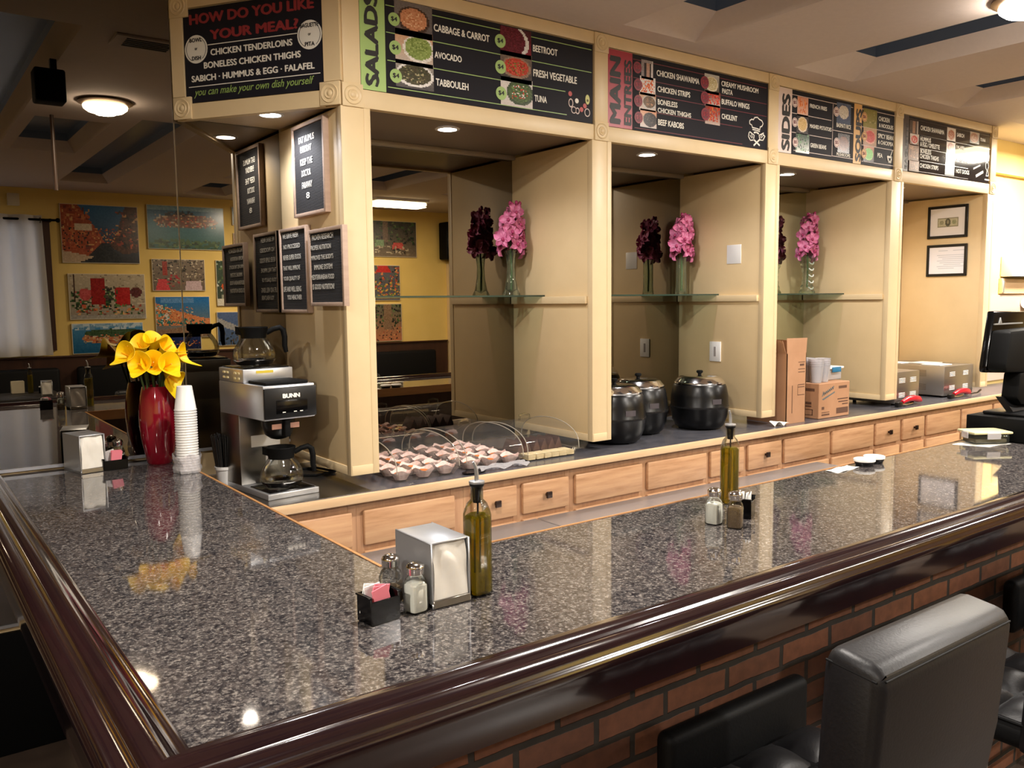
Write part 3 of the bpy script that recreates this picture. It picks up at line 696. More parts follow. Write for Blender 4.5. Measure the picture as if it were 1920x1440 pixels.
photo(t, f, 472, 700, 622, 565, bowl((200, 196, 190), (110, 86, 60), [(150, 120, 80), (70, 54, 40), (210, 150, 110)], ((206, 196, 190), (212, 160, 120)), .6), 9)
photo(t, f, 480, 850, 628, 712, bowl((60, 52, 50), (46, 40, 40), [(80, 70, 66), (110, 96, 90), (36, 30, 30)], ((206, 198, 196), (220, 150, 110)), .6, .45), 10)
photo(t, f, 1058, 545, 1192, 398, bowl((226, 214, 190), (204, 190, 146), [(220, 206, 166), (170, 156, 110), (232, 224, 200)], ((80, 74, 60), (200, 196, 190))), 11)
photo(t, f, 1062, 660, 1203, 550, heap(((214, 206, 200), (120, 60, 50)), [(214, 70, 56), (190, 50, 40), (230, 100, 80)], 80), 12)
photo(t, f, 1064, 822, 1200, 668, heap(((200, 180, 170), (120, 50, 40)), [(196, 66, 44), (170, 46, 36), (214, 120, 60)], 90), 13)
for x, y in ((455, 320), (460, 475), (462, 620), (465, 770), (1060, 455), (1062, 592), (1066, 740)): badge(t, f, x, y, 38, LETD, SIGNR, '$15', SIGNR)
for s, x0, y0, x1, y1, yt in (('CHICKEN SHAWARMA', 628, 397, 1012, 472, 342), ('CHICKEN STRIPS', 635, 540, 930, 590, 488), ('BONELESS', 637, 655, 815, 682, 605), ('CHICKEN THIGHS', 637, 725, 938, 774, 680), ('BEEF KABOBS', 640, 840, 873, 872, 785),
                              ('CREAMY MUSHROOM', 1210, 490, 1543, 552, 442), ('PASTA', 1217, 552, 1312, 573, 505), ('BUFFALO WINGS', 1212, 650, 1463, 697, 600), ('CHOLENT', 1213, 782, 1353, 806, 733)):
    line_text(t, f, s, x0, y0, x1, y1, yt, LETW)
def stroke(b, f, pts, w, closed=False):
    P = [pl(f, *p) for p in pts]
    if closed: P.append(P[0])
    for a, e in zip(P, P[1:]):
        d = Vector((e.x-a.x, 0, e.z-a.z)); L = d.length; d.normalize(); n = Vector((-d.z, 0, d.x))*w/2; q = d*w*.3
        b.face([(a-q-n)+Vector((0, -.0015, 0)), (a-q+n)+Vector((0, -.0015, 0)), (e+q+n)+Vector((0, -.0015, 0)), (e+q-n)+Vector((0, -.0015, 0))])
b = MB()
stroke(b, f, [(1490, 860), (1484, 838), (1465, 825), (1465, 798), (1485, 785), (1498, 790), (1510, 770), (1535, 768), (1550, 785), (1575, 800), (1586, 825), (1575, 850), (1560, 855), (1556, 880), (1525, 868), (1490, 860)], .006)
stroke(b, f, [(1492, 878), (1525, 885), (1555, 895)], .006); stroke(b, f, [(1505, 905), (1525, 902), (1545, 915)], .009)
for k in (-1, 1):
    c = 1528; stroke(b, f, [(c+k*(-62)-6, 905 if k > 0 else 920), (c-k*74, 940), (c-k*56, 975), (c-k*28, 972), (c-k*22, 930), (c-k*62, 898 if k > 0 else 910)], .006); stroke(b, f, [(c-k*30, 965), (c+k*25, 1020)], .009)
    stroke(b, f, [(c-k*60, 930), (c-k*42, 955)], .004); stroke(b, f, [(c-k*48, 922), (c-k*34, 948)], .004)
b.build('chef_hat_drawing', LETW, t, smooth=False)

# SIDES and SOUPS
f = z4(1440, 130, 4)
xa, xb, xc = pl(f, 177, 400).x, pl(f, 642, 480).x, pl(f, 700, 490).x
t = board('menu_board', 'black menu board with pale strip reading SIDES and orange strip reading SOUPS', 4.047, 5.228)
strip(t, 4.047, xa, SIGNW); strip(t, xb, xc, SIGNO)
vert_text(t, f, 'SIDES', 98, 160, 605, 172, LETB); vert_text(t, f, 'SOUPS', 650, 693, 690, 288, LETB)
rules(t, f, [(178, 190, 638, 285), (178, 330, 475, 380), (178, 475, 475, 518), (190, 612, 475, 645), (480, 458, 636, 480), (480, 650, 636, 672), (702, 303, 962, 345), (702, 440, 955, 470), (702, 575, 955, 602), (702, 690, 950, 725)], SIGNW)
vrule(t, f, 479, 650, 260, SIGNW)
photo(t, f, 218, 345, 302, 218, heap(((230, 190, 170), (220, 150, 120)), [(226, 124, 66), (240, 150, 90), (206, 100, 50)], 60), 14)
photo(t, f, 212, 480, 303, 350, bowl((226, 206, 180), (214, 180, 120), [(230, 200, 150), (196, 160, 100)], ((50, 44, 46), (60, 52, 52))), 15)
photo(t, f, 205, 620, 310, 492, heap(((226, 226, 220), (40, 60, 44)), [(40, 84, 50), (60, 110, 66), (26, 60, 40), (110, 150, 110)], 60, .0, .1, .9, 1), 16)
photo(t, f, 512, 400, 622, 268, bowl((80, 90, 120), (210, 200, 186), [(226, 216, 200), (190, 180, 160)], ((70, 84, 110), (90, 104, 130)), .5, .55), 17)
photo(t, f, 520, 620, 612, 492, bowl((60, 44, 44), (110, 66, 50), [(140, 84, 60), (90, 50, 44)], ((44, 40, 46), (50, 46, 50)), .5, .45, .5, .46), 18)
photo(t, f, 712, 430, 818, 312, heap(((150, 140, 70), (140, 132, 66)), [(160, 150, 80), (130, 120, 60), (180, 170, 110)], 20), 19)
photo(t, f, 712, 565, 815, 452, bowl((220, 150, 130), (200, 60, 50), [(210, 80, 66), (180, 40, 36)], ((170, 130, 100), (200, 160, 120))), 20)
photo(t, f, 712, 690, 795, 585, bowl((150, 200, 110), (110, 190, 80), [(130, 210, 100), (90, 170, 70)], ((44, 44, 46), (200, 130, 90))), 21)
for x, y in ((200, 250), (200, 397), (203, 547), (512, 318), (513, 550)): badge(t, f, x, y, 21, SIGNW, LETD, '$5', LETD)
for x, y in ((722, 357), (722, 502), (718, 632)): badge(t, f, x, y, 20, SIGNO, LETD, '$6', LETD)
for s, x0, y0, x1, y1, yt in (('FRENCH FRIES', 312, 288, 440, 313, 258), ('MASHED POTATOES', 312, 445, 475, 462, 415), ('GREEN BEANS', 315, 588, 435, 600, 555), ('BASMATI RICE', 512, 435, 620, 450, 402), ('MUSHROOMS', 512, 648, 614, 662, 622),
                              ('CHICKEN', 828, 387, 910, 402, 352), ('& NOODLES', 830, 432, 937, 456, 402), ('SPICY BEAN', 823, 515, 937, 534, 480), ('& CHICKPEA', 823, 560, 937, 580, 530), ('PEA', 818, 660, 857, 666, 626)):
    line_text(t, f, s, x0, y0, x1, y1, yt, LETW)
b = MB(); stroke(b, f, [(895, 655), (925, 662), (920, 695), (902, 692), (895, 655)], .012); stroke(b, f, [(918, 650), (932, 610)], .006); b.build('soup_bowl_drawing', LETW, t, smooth=False)

# sandwich board at the right end
t = board('menu_board', 'dark menu board at the right end of the fascia with sandwich and bottle drawings', 5.33, 6.50, m=SIGNL)
strip(t, 5.33, pl(f, 1052, 550).x, SIGND)
vert_text(t, f, 'BAGUETTE', 1024, 1042, 745, 400, LETB, 0.02)
rules(t, f, [(1055, 382, 1680, 492), (1140, 505, 1680, 592), (1140, 600, 1600, 668), (1140, 692, 1500, 738), (1055, 765, 1500, 812)], SIGND)
photo(t, f, 1060, 478, 1128, 392, [('bg', (60, 50, 46), (90, 76, 70)), ('rect', .35, .05, .65, .95, (160, 120, 96)), ('rect', .85, 0, 1, 1, (180, 170, 166))], 22)
photo(t, f, 1062, 565, 1132, 490, bowl((220, 206, 200), (200, 70, 60), [(226, 110, 90), (240, 220, 210)], ((120, 84, 70), (226, 216, 210))), 23)
photo(t, f, 1050, 680, 1132, 572, heap(((120, 90, 76), (150, 120, 100)), [(170, 130, 106), (200, 160, 130), (100, 70, 60)], 60), 24)
photo(t, f, 1056, 760, 1132, 690, heap(((110, 80, 66), (150, 116, 96)), [(180, 140, 110), (140, 100, 80)], 50), 25)
photo(t, f, 1340, 540, 1408, 448, bowl((206, 180, 160), (180, 110, 80), [(220, 190, 170), (150, 80, 60)], ((214, 204, 196), (226, 214, 206))), 26)
photo(t, f, 1336, 630, 1405, 545, bowl((200, 170, 150), (150, 70, 60), [(206, 160, 140), (170, 90, 80)], ((206, 190, 180), (220, 206, 200))), 27)
photo(t, f, 1330, 705, 1400, 640, bowl((150, 90, 76), (190, 110, 90), [(200, 130, 110)], ((50, 44, 44), (60, 52, 50))), 28)
photo(t, f, 1325, 790, 1398, 718, bowl((190, 140, 96), (206, 160, 110), [(226, 190, 140), (150, 100, 70)], ((50, 44, 44), (60, 52, 50))), 29)
photo(t, f, 1512, 550, 1585, 480, bowl((170, 120, 96), (150, 100, 80), [(190, 150, 126)], ((60, 54, 54), (200, 180, 170)), .45, .5, .44, .42), 30)
for s, x0, y0, x1, y1, yt in (('CHICKEN SHAWARMA', 1142, 460, 1320, 488, 424), ('HUMMUS', 1140, 540, 1220, 550, 505), ('& EGG / OMELETTE', 1140, 580, 1285, 600, 545), ('BONELESS', 1140, 630, 1222, 640, 595), ('CHICKEN THIGHS', 1137, 670, 1278, 687, 635), ('CHICKEN STRIPS', 1135, 738, 1275, 756, 705),
                              ('SABICH', 1415, 505, 1470, 514, 476), ('FALAFEL', 1410, 595, 1475, 604, 570), ('SHAKSHUKA', 1410, 690, 1502, 700, 662), ('HOT DOGS', 1407, 778, 1507, 790, 746), ('TUNA', 1590, 540, 1630, 546, 514)):
    line_text(t, f, s, x0, y0, x1, y1, yt, LETW)
b = MB()
stroke(b, f, [(1540, 745), (1590, 720)], .012); stroke(b, f, [(1560, 800), (1610, 770)], .02); stroke(b, f, [(1550, 690), (1590, 690)], .016)
b.build('sandwich_drawing', mat('print_grey', rgb(128, 118, 116), 0.5), t, smooth=False)
b = MB(); stroke(b, f, [(1641, 672), (1641, 695), (1630, 712), (1632, 740), (1640, 760), (1634, 800), (1652, 800), (1645, 755), (1654, 730), (1650, 708), (1641, 695)], .005); stroke(b, f, [(1625, 826), (1658, 832)], .009)
b.build('bottle_drawing', LETW, t, smooth=False)

# slanted board
PD = AD+ND*(-0.003); f = z4(300, 0, 4.8)
def pd(x, y):
    u, v = f(x, y); r = ray(u, v); p = CC+r*(ND.dot(PD-CC)/ND.dot(r)); return (p-PD).dot(UD), p.z
t = thing('menu_board', 'slanted black menu board asking HOW DO YOU LIKE YOUR MEAL?', 'sign', (1.2, 3.3, ZS0), 'menu boards on the fascia')
s0, s1 = SL+0.003, SRT-0.003; zb0, zb1 = ZS0-0.008, ZS1
b = MB(); b.prism([PD+UD*s0+EZ*zb0, PD+UD*s1+EZ*zb0, PD+UD*s1+EZ*zb0-ND*.006, PD+UD*s0+EZ*zb0-ND*.006], (0, 0, zb1-zb0)); b.build('panel', SIGNB, t, smooth=False)
def dtext(s, x0, y0, x1, y1, yt, m, bold=0.04, p=None, **k):
    a, e, c = pd(x0, y0), pd(x1, y1), pd(x0, yt); z = (a[1]+e[1])/2
    return text(p or t, s, PD+UD*a[0]+EZ*z, UD, EZ, e[0]-a[0], c[1]-a[1], m, bold, **k)
dtext('HOW DO YOU LIKE', 265, 228, 1390, 78, 130, LETR, 0.05); dtext('YOUR MEAL?', 450, 362, 1250, 258, 268, LETR, 0.05)
for s, x0, y0, x1, y1, yt in (('CHICKEN TENDERLOINS', 457, 500, 1195, 412, 440), ('BONELESS CHICKEN THIGHS', 397, 620, 1270, 518, 560), ('SABICH \u00b7 HUMMUS & EGG \u00b7 FALAFEL', 288, 747, 1395, 615, 688)): dtext(s, x0, y0, x1, y1, yt, LETW)
dtext('you can make your own dish yourself', 310, 893, 1392, 768, 805, LETG, 0.01, shear=0.35)
b = MB()
for x0, y0, x1, y1 in ((430, 405, 1235, 300), (262, 793, 1445, 652)):
    a, e = pd(x0, y0), pd(x1, y1); z = (a[1]+e[1])/2; q = PD+ND*.0012; b.face([q+UD*a[0]+EZ*(z-.0016), q+UD*e[0]+EZ*(z-.0016), q+UD*e[0]+EZ*(z+.0016), q+UD*a[0]+EZ*(z+.0016)])
b.build('rule', LETW, t, smooth=False)
for cx, cy, ry_, top_, mid, bot in ((328, 445, 128, 'BOWL', 'or', 'DISH'), (1348, 312, 133, 'BAGUETTE', 'or', 'PITA')):
    c = pd(cx, cy); r = c[1]-pd(cx, cy+ry_)[1]; q = PD+ND*.0016+UD*c[0]+EZ*c[1]
    b = MB(); b.face([q+UD*r*math.cos(.2*i)+EZ*r*math.sin(.2*i) for i in range(31)]); o = b.build('round_badge', LETW, t, smooth=False)
    b = MB()
    for i in range(40):
        if 6 < i < 14 or 26 < i < 34: continue
        a0, a1 = i*math.pi/20, (i+1)*math.pi/20; qq = q+ND*.0004
        b.face([qq+UD*rr*math.cos(a)+EZ*rr*math.sin(a) for rr, a in ((r*.88, a0), (r*.88, a1), (r*.84, a1), (r*.84, a0))])
    b.build('badge_ring', LETB, o, smooth=False)
    for s, w_, h_, dz in ((top_, 1.1 if len(top_) < 6 else 1.5, .3, .5), (mid, .24, .16, -.06), (bot, .8, .3, -.78)): text(o, s, q-UD*r*w_/2+EZ*r*dz, UD, EZ, r*w_, r*h_, LETB, 0.04, lift=.0006)

# ================================================================ LETTER BOARDS on the end panel
XB = 1.4265
def letter_board(lab, corners, fr, face_x, th, lines, f):
    P = [onx(u, v, face_x) for u, v in corners]       # tl, tr, br, bl
    y1 = min(YM-0.012, (P[0].y+P[3].y)/2); y0 = (P[1].y+P[2].y)/2; z1 = (P[0].z+P[1].z)/2; z0 = (P[2].z+P[3].z)/2
    t = thing('letter_board', lab, 'sign', (face_x+th/2, (y0+y1)/2, z0), 'grooved letter boards')
    b = MB(); xa, xb_ = face_x, face_x+th
    b.box(xa, y0, z0, xb_, y0+fr, z1, .0015).box(xa, y1-fr, z0, xb_, y1, z1, .0015).box(xa, y0+fr, z0, xb_, y1-fr, z0+fr, .0015).box(xa, y0+fr, z1-fr, xb_, y1-fr, z1, .0015)
    b.build('frame', FRAMEP, t)
    MB().box(xa+.006, y0+fr*.8, z0+fr*.8, xb_-.001, y1-fr*.8, z1-fr*.8).build('felt', FELT, t, smooth=False)
    for s, x0, yy0, x1, yy1, yt in lines:
        a, e, c = onx(*f(x0, yy0), face_x+.006), onx(*f(x1, yy1), face_x+.006), onx(*f(x0, yt), face_x+.006)
        wd_ = (a.y-e.y)*.88; text(t, s, (face_x+.006, a.y-.02, (a.z+e.z)/2), (0, -1, 0), EZ, wd_, (c.z-a.z)*1.05, LETW, 0.02, lift=.0015)
f = z4(430, 200, 3.4286)
letter_board('tall letter board high on the end panel, alone under the downlight', [(547, 232), (606, 222), (609, 400), (549, 407)], .014, XB-.024, .024,
             [('EAT HUMUS', 435, 246, 548, 208, 206), ('EVERYDAY', 447, 302, 527, 282, 262), ('KEEP THE', 447, 385, 535, 362, 345), ('DOCTOR', 455, 455, 522, 440, 415), ('FARAWAY', 458, 532, 532, 516, 492), ('8', 485, 594, 510, 590, 556)], f)
f = z4(440, 400, 6.546)
letter_board('letter board lower left of the pair, tucked against the mirror', [(519, 430), (572, 423), (579, 587), (526, 586)], .014, XB-.024, .023,
             [('WE SERVE FRESH', 572, 320, 785, 290, 264), ('NO PROCESSED', 583, 444, 812, 420, 392), ('NEVER SUPER FOODS', 580, 578, 826, 558, 520), ('THAT WILL IMPROVE', 580, 705, 816, 690, 652), ('YOUR QUALITY OF', 585, 836, 812, 826, 780), ('LIFE AND WELL BEING', 587, 966, 832, 956, 906), ('YOU HEALTHIER', 632, 1060, 832, 1056, 1006)], f)
letter_board('letter board lower right of the pair, nearest the cabinet edge', [(576, 431), (641, 422), (646, 573), (581, 575)], .015, XB-.046, .022,
             [('PROVEN RESEARCH', 928, 332, 1222, 304, 272), ('PROPER NUTRITION', 915, 455, 1195, 432, 400), ("IMPROVES THE BODY'S", 915, 576, 1228, 553, 522), ('IMMUNE SYSTEM!', 957, 695, 1212, 680, 636), ('MEDITERRANEAN FOOD', 922, 817, 1240, 802, 760), ('IS GOOD NUTRITION!', 940, 936, 1240, 926, 875)], f)

# ================================================================ THINGS ON THE BAR
def napkin_dispenser(lab, P, rz, h=0.137, w=0.094, d=0.165):
    t = thing('napkin_dispenser', lab, 'napkin dispenser', P, 'steel napkin dispensers', rz); M = wmat(t)
    b = MB(); b.box(-w/2, -d/2+.006, 0, -w/2+.004, d/2-.006, h, .0015, 1, M).box(w/2-.004, -d/2+.006, 0, w/2, d/2-.006, h, .0015, 1, M)
    b.box(-w/2, -d/2+.012, h-.005, w/2, d/2-.012, h, .0022, 2, M).box(-w/2, -d/2+.004, 0, w/2, d/2-.004, .012, .002, 1, M); b.build('housing', STEEL, t)
    for s in (-1, 1):
        y = s*(d/2-.006)
        n = MB().surf(lambda u, v, y=y, s=s: M @ Vector(((u-.5)*(w-.012), y-s*.02+s*(.013*math.sin(min(1, (1-v)*3)*1.57)+.004*math.sin(u*9+v*5)*(.3+v)), .014+v*(h-.022))), 10, 14, thick=.004)
        n.build('napkins', PAPER, t)
        MB().box(-w/2+.002, y-.003, .001, w/2-.002, y+.003, .018, .0015, 1, M).build('face_lip', STEELD, t)
    return t
def square_bottle(b, s, h0, h1, hn, rn, M, sq=5, n=24):
    "square body, sloping shoulder, round neck"
    t = bmesh.new(); rings = []
    def rg(r, z, q):
        R = []
        for i in range(n):
            a = 2*math.pi*i/n; k = 1/((abs(math.cos(a))**q+abs(math.sin(a))**q)**(1/q)); R.append(t.verts.new((r*k*math.cos(a), r*k*math.sin(a), z)))
        return R
    for r, z, q in ((s*.94, 0, sq), (s, .004, sq), (s, h0, sq), (s*.93, h0+(h1-h0)*.35, sq*.7), (s*.6+rn*.4, h0+(h1-h0)*.75, 3), (rn, h1, 2), (rn, hn, 2)): rings.append(rg(r, z, q))
    for A, B in zip(rings, rings[1:]):
        for i in range(n): t.faces.new((A[i], A[(i+1) % n], B[(i+1) % n], B[i]))
    t.faces.new(rings[0][::-1]); t.faces.new(rings[-1]); bmesh.ops.recalc_face_normals(t, faces=t.faces[:])
    b._add(t, M); return b
def oil_bottle(lab, P, rz, fill=0.178):
    t = thing('oil_bottle', lab, 'bottle', P, 'olive oil bottles on the bar', rz); M = wmat(t)
    square_bottle(MB(), .0235, .174, .207, .235, .0135, M, 8, 32).build('glass_body', GLASS, t)
    square_bottle(MB(), .0212, .166, .171, .1715, .018, M @ Matrix.Translation((0, 0, .004)), 8, 32).build('oil', OIL, t)
    MB().lathe([(0, .200), (.0085, .200), (.0105, .232), (.0155, .236), (.0165, .242), (.0155, .246), (0, .246)], n=20, M=M).build('stopper', BLACK, t)
    p = MB(); p.lathe([(.0165, .2415), (.0172, .243), (.0165, .2462), (.006, .248), (0, .248)], n=20, M=M)
    p.tube([M @ Vector(q) for q in ((0, 0, .244), (0, 0, .258), (-.001, 0, .268), (-.003, 0, .278), (-.0085, 0, .288))], [.005, .0046, .0042, .0036, .0028], 10)
    p.build('pourer', STEEL, t)
    MB().tube([M @ Vector((0, 0, .05)), M @ Vector((0.002, 0, .2))], .0022, 6).build('air_tube', BLACK, t)
    return t
def shaker(lab, P, rz, fill, cat, fm):
    t = thing(cat+'_shaker', lab, 'shaker', P, 'salt and pepper shakers', rz); M = wmat(t)
    square_bottle(MB(), .0205, .056, .072, .080, .0158, M, 6, 32).build('glass_jar', GLASS, t)
    square_bottle(MB(), .0187, min(fill, .053), min(fill, .053)+.005, min(fill, .053)+.0055, .014, M @ Matrix.Translation((0, 0, .003))).build('filling', fm, t)
    MB().lathe([(.0165, .077), (.0185, .079), (.0188, .090), (.0192, .092), (.0185, .096), (.014, .1005), (.006, .103), (0, .1033)], n=20, M=M).build('cap', CHROME, t)
    return t
def caddy(lab, P, rz, cols, w=.066, d=.048, h=.058):
    t = thing('sugar_caddy', lab, 'caddy', P, 'black sugar packet caddies', rz); M = wmat(t)
    b = MB(); k = .003
    b.box(-w/2, -d/2, 0, w/2, d/2, .004, .001, 1, M).box(-w/2-.002, -d/2, .002, -w/2+k, d/2, h, .001, 1, M).box(w/2-k, -d/2, .002, w/2+.002, d/2, h, .001, 1, M)
    b.box(-w/2, d/2-k, .002, w/2, d/2, h, .001, 1, M).box(-w/2, -d/2, .002, w/2, -d/2+k, h*.82, .001, 1, M).box(-w/2-.005, -d/2-.001, h-.004, -w/2+.002, d/2+.001, h, .001, 1, M).box(w/2-.002, -d/2-.001, h-.004, w/2+.005, d/2+.001, h, .001, 1, M)
    b.build('box', BLKG, t)
    R = random.Random(int(P[0]*1000)); n = len(cols)
    for i, m in enumerate(cols):
        y = d/2-.009-(d-.018)*i/max(1, n-1); x = R.uniform(-.006, .006) + (.004 if m is PINK else -.006); L = Matrix.Translation((x, y, .0425)) @ Matrix.Rotation(R.uniform(-.25, .25), 4, 'Y') @ Matrix.Rotation(R.uniform(-.1, .1), 4, 'X')
        p = tag(MB().box(-.019, -.0012, -.029, .019, .0012, .029, .0009, 1, M @ L).build('sugar_packet', m), lab.replace('caddy', 'packet') if False else 'packet', 'packet')
        p['label'] = ('pink' if m is PINK else 'white')+' packet standing in the '+lab; p['group'] = 'packets in the caddies'
        PACK.append((lab, p))
    return t
PACK = []
g1 = 'black caddy'
napkin_dispenser('steel napkin dispenser in the foreground at the bar corner', (0.905, 1.530, ZB), 0.0)
oil_bottle('olive oil bottle behind the foreground napkin dispenser', (0.987, 1.478, ZB), 0.05)
shaker('salt shaker in front of the foreground napkin dispenser', (0.829, 1.470, ZB), 0.12, .058, 'salt', SALT)
shaker('dark pepper shaker behind the foreground salt shaker', (0.815, 1.548, ZB), 0.1, .028, 'pepper', PEPPER)
caddy('black caddy in the foreground', (0.748, 1.475, ZB), 0.12, [WHITE, WHITE, PINK, PINK, PINK])
oil_bottle('olive oil bottle in the middle of the long bar', (2.045, 1.672, ZB), 0.25)
shaker('salt shaker beside the far olive oil bottle', (1.825, 1.545, ZB), 0.2, .058, 'salt', SALT)
shaker('tan pepper shaker in front of the far olive oil bottle', (1.838, 1.482, ZB), 0.5, .058, 'pepper', PEPPER)
caddy('black caddy right of the far olive oil bottle', (1.958, 1.545, ZB), 0.5, [WHITE, WHITE, WHITE, WHITE])
napkin_dispenser('steel napkin dispenser against the mirror at the left end of the bar', (0.575, 3.545, ZB), 0.22, .143)
caddy('black caddy beside the napkin dispenser at the mirror', (0.668, 3.500, ZB), 0.06, [WHITE, PINK, PINK, PINK], .085, .05, .046)
shaker('left one of the two shakers behind the caddy at the mirror', (0.648, 3.575, ZB), 0.1, .03, 'pepper', PEPPER)
shaker('right one of the two shakers behind the caddy at the mirror', (0.700, 3.575, ZB), 0.3, .035, 'salt', SALT)

# red vase with callas
vx, vy = 0.842, 3.520
t = thing('vase', 'tall dark red lacquered vase with yellow lilies in front of the mirror', 'vase', (vx, vy, ZB))
MB().lathe([(0, 0), (.044, 0), (.049, .006), (.057, .05), (.066, .10), (.071, .15), (.0715, .19), (.069, .23), (.063, .27), (.056, .300), (.0545, .307), (.0505, .306), (.054, .29), (.062, .25), (.066, .2), (.062, .1), (.044, .012), (0, .01)], (vx, vy, ZB), 40).build('body', RED, t)
def calla(lab, top, out, base, s=1.0):
    "top: throat position, out: direction the bloom opens"
    t = thing('calla_lily', lab, 'flower', base, 'yellow calla lilies'); out = Vector(out).normalized(); up = Vector((0, 0, 1))
    if abs(out.z) > .98: out = Vector((.2, 0, .98)).normalized()
    side = out.cross(up).normalized(); nrm = side.cross(out).normalized(); top = Vector(top)
    def spathe(u, v):
        a = (u-.5)*2*math.pi*1.03; L = .098*s; k = v**1.15
        tip = math.exp(-(a/.55)**2); r = (.007+.050*k)*s*(1+.2*tip*v)
        ax = L*(v-.4)+tip*.042*s*v**4-.012*s*v**3*(1-tip)
        rr = r*(1-.12*math.cos(a)*v)
        return top+out*ax+nrm*(-rr*math.cos(a)*(1 if abs(a) < 1.6 else 1.0)-tip*.018*s*v**5)+side*rr*math.sin(a)+out*(.012*s*v*v*math.cos(2*a))
    MB().surf(spathe, 26, 12, thick=.0014*s).build('spathe', YFLOW, t, ang=80)
    MB().tube([top-out*.01*s, top+out*.025*s, top+out*.058*s], [.004*s, .0055*s, .003*s], 8).build('spadix', YSPAD, t)
    p0 = Vector(base); p1 = top-out*.04*s; mid = (p0+p1)/2+Vector((0, 0, .03))+Vector(((p1.x-p0.x)*.1, 0, 0))
    MB().tube([p0, p0*.6+mid*.4, mid*.7+p1*.3, p1], .0042, 7).build('stem', STEM, t)
    return t
cs = [('leftmost yellow calla lily, drooping outward', (.722, 3.47, 1.505), (-.75, -.55, .35)), ('yellow calla lily opening upward on the left', (.790, 3.53, 1.528), (-.45, -.5, .7)),
      ('topmost yellow calla lily in the middle', (.838, 3.52, 1.540), (.15, -.5, .85)), ('yellow calla lily at the top right', (.878, 3.50, 1.520), (.5, -.6, .55)),
      ('rightmost yellow calla lily facing right', (.925, 3.48, 1.492), (.8, -.55, .25)), ('yellow calla lily low in the centre facing out', (.812, 3.46, 1.462), (-.1, -.95, .3)),
      ('yellow calla lily right of centre facing out', (.868, 3.44, 1.455), (.2, -.95, .25)), ('yellow calla lily low on the left of the bunch', (.765, 3.45, 1.465), (-.5, -.8, .2)),
      ('yellow calla lily hanging over the right rim of the vase', (.885, 3.455, 1.405), (.35, -.75, -.45))]
for i, (lab, p, o) in enumerate(cs):
    a = i*2.3; p = (.832+(p[0]-.832)*.84, p[1], 1.47+(p[2]-1.47)*.85); calla(lab, p, o, (vx+.018*math.cos(a), vy+.018*math.sin(a), ZB+.03+.004*i), 0.78)

# stack of paper cups, each a cup
for i in range(24):
    cx, cy, z = 0.876, 3.255, ZB+.008+i*.0098
    last = i == 23
    b = MB(); z1 = z+.092; r0, r1 = .027, .0385
    # cups stand upside down: rim below, base above
    b.lathe([(r1+.0018, 0), (r1+.0022, .003), (r1, .0055), (r0, .0895), (r0-.002, .091), (0, .091) if last else (r0-.004, .091), (0, .0905) if last else (r0-.004, .089), (r0-.002, .086), (r1-.0015, .004)], (cx, cy, z), 28)
    o = tag(b.build('paper_cup', WHITE), 'white paper cup, topmost of the tall inverted stack beside the red vase' if last else 'white paper cup nested in the tall inverted stack beside the red vase', 'cup', 'paper cups in the stack')
def bag(u, v):
    a = 2*math.pi*u; r = .047+.004*math.sin(5*a)+.002*math.sin(13*a+v*9); return (0.876+r*math.cos(a)*(1+.05*math.sin(v*9)), 3.255+r*math.sin(a), ZB+.001+v*(.066+.008*math.sin(3*a)))
tag(MB().surf(bag, 40, 8).build('plastic_sleeve', FILM), 'torn clear plastic sleeve around the foot of the paper cup stack', 'sleeve')
# cup of black straws on the worktop
cx, cy = 1.052, 3.377
t = thing('foam_cup', 'white foam cup holding black straws beside the coffee brewer', 'cup', (cx, cy, ZW+.002))
MB().lathe([(0, 0), (.030, 0), (.0385, .066), (.0415, .066), (.042, .078), (.038, .078), (.029, .004), (0, .004)], (cx, cy, ZW+.002), 32).build('cup_body', WHITE, t)
R = random.Random(3)
for i in range(90):
    a = R.uniform(0, 6.28); rr = math.sqrt(R.random()); r0, r1 = .026*rr, .054*rr
    tag(MB().tube([(cx+r0*math.cos(a), cy+r0*math.sin(a), ZW+.007), (cx+r1*math.cos(a), cy+r1*math.sin(a), ZW+.20+R.uniform(-.012, .012))], .003, 6).build('straw', STRAW), 'black straw standing in the white foam cup', 'straw', 'black straws in the foam cup')

# ================================================================ COFFEE BREWER
cb = thing('coffee_brewer', 'steel and black two-warmer coffee brewer left of the cream end panel', 'coffee maker', (1.168, 3.20, ZW+.0022), None, 0.10); M = wmat(cb)
w = .104
MB().box(-w, -.195, 0, w, .20, .022, .003, 2, M).build('base', STEEL, cb)
MB().box(-w+.012, -.185, .022, w-.012, -.02, .026, .002, 2, M).build('warmer_plate', BLKG, cb)
MB().box(-w, .03, .022, w, .20, .295, .003, 2, M).build('tower', STEELD, cb)
hd = MB().box(-w, -.185, .292, w, .20, .42, .004, 2, M).build('hood', STEEL, cb)
MB().box(-w-.001, -.196, .298, w+.001, -.184, .412, .004, 2, M).build('front_panel', BLACK, hd)
p = MB().box(-.06, -.198, .315, .066, -.195, .365, .002, 2, M).build('switch_recess', BLKG, hd)
text(hd, 'BUNN', M @ Vector((-.034, -.1965, .372)), M.to_3x3() @ EX, EZ, .07, .017, LETW, 0.06)
for q in (-.03, .015, .04): MB().box(q-.006, -.1985, .319, q+.006, -.1978, .322, 0, 1, M).build('switch_legend', LETW, p)
MB().box(-w+.015, -.175, .42, w-.02, -.03, .432, .004, 2, M).build('fill_lid', BLKM, cb)
wm = MB().box(-w+.002, -.02, .42, w-.002, .20, .472, .003, 2, M).build('upper_warmer', STEEL, cb)
MB().box(-w+.012, -.01, .472, w-.012, .19, .477, .002, 2, M).build('warmer_plate', BLKG, cb)
b = MB()
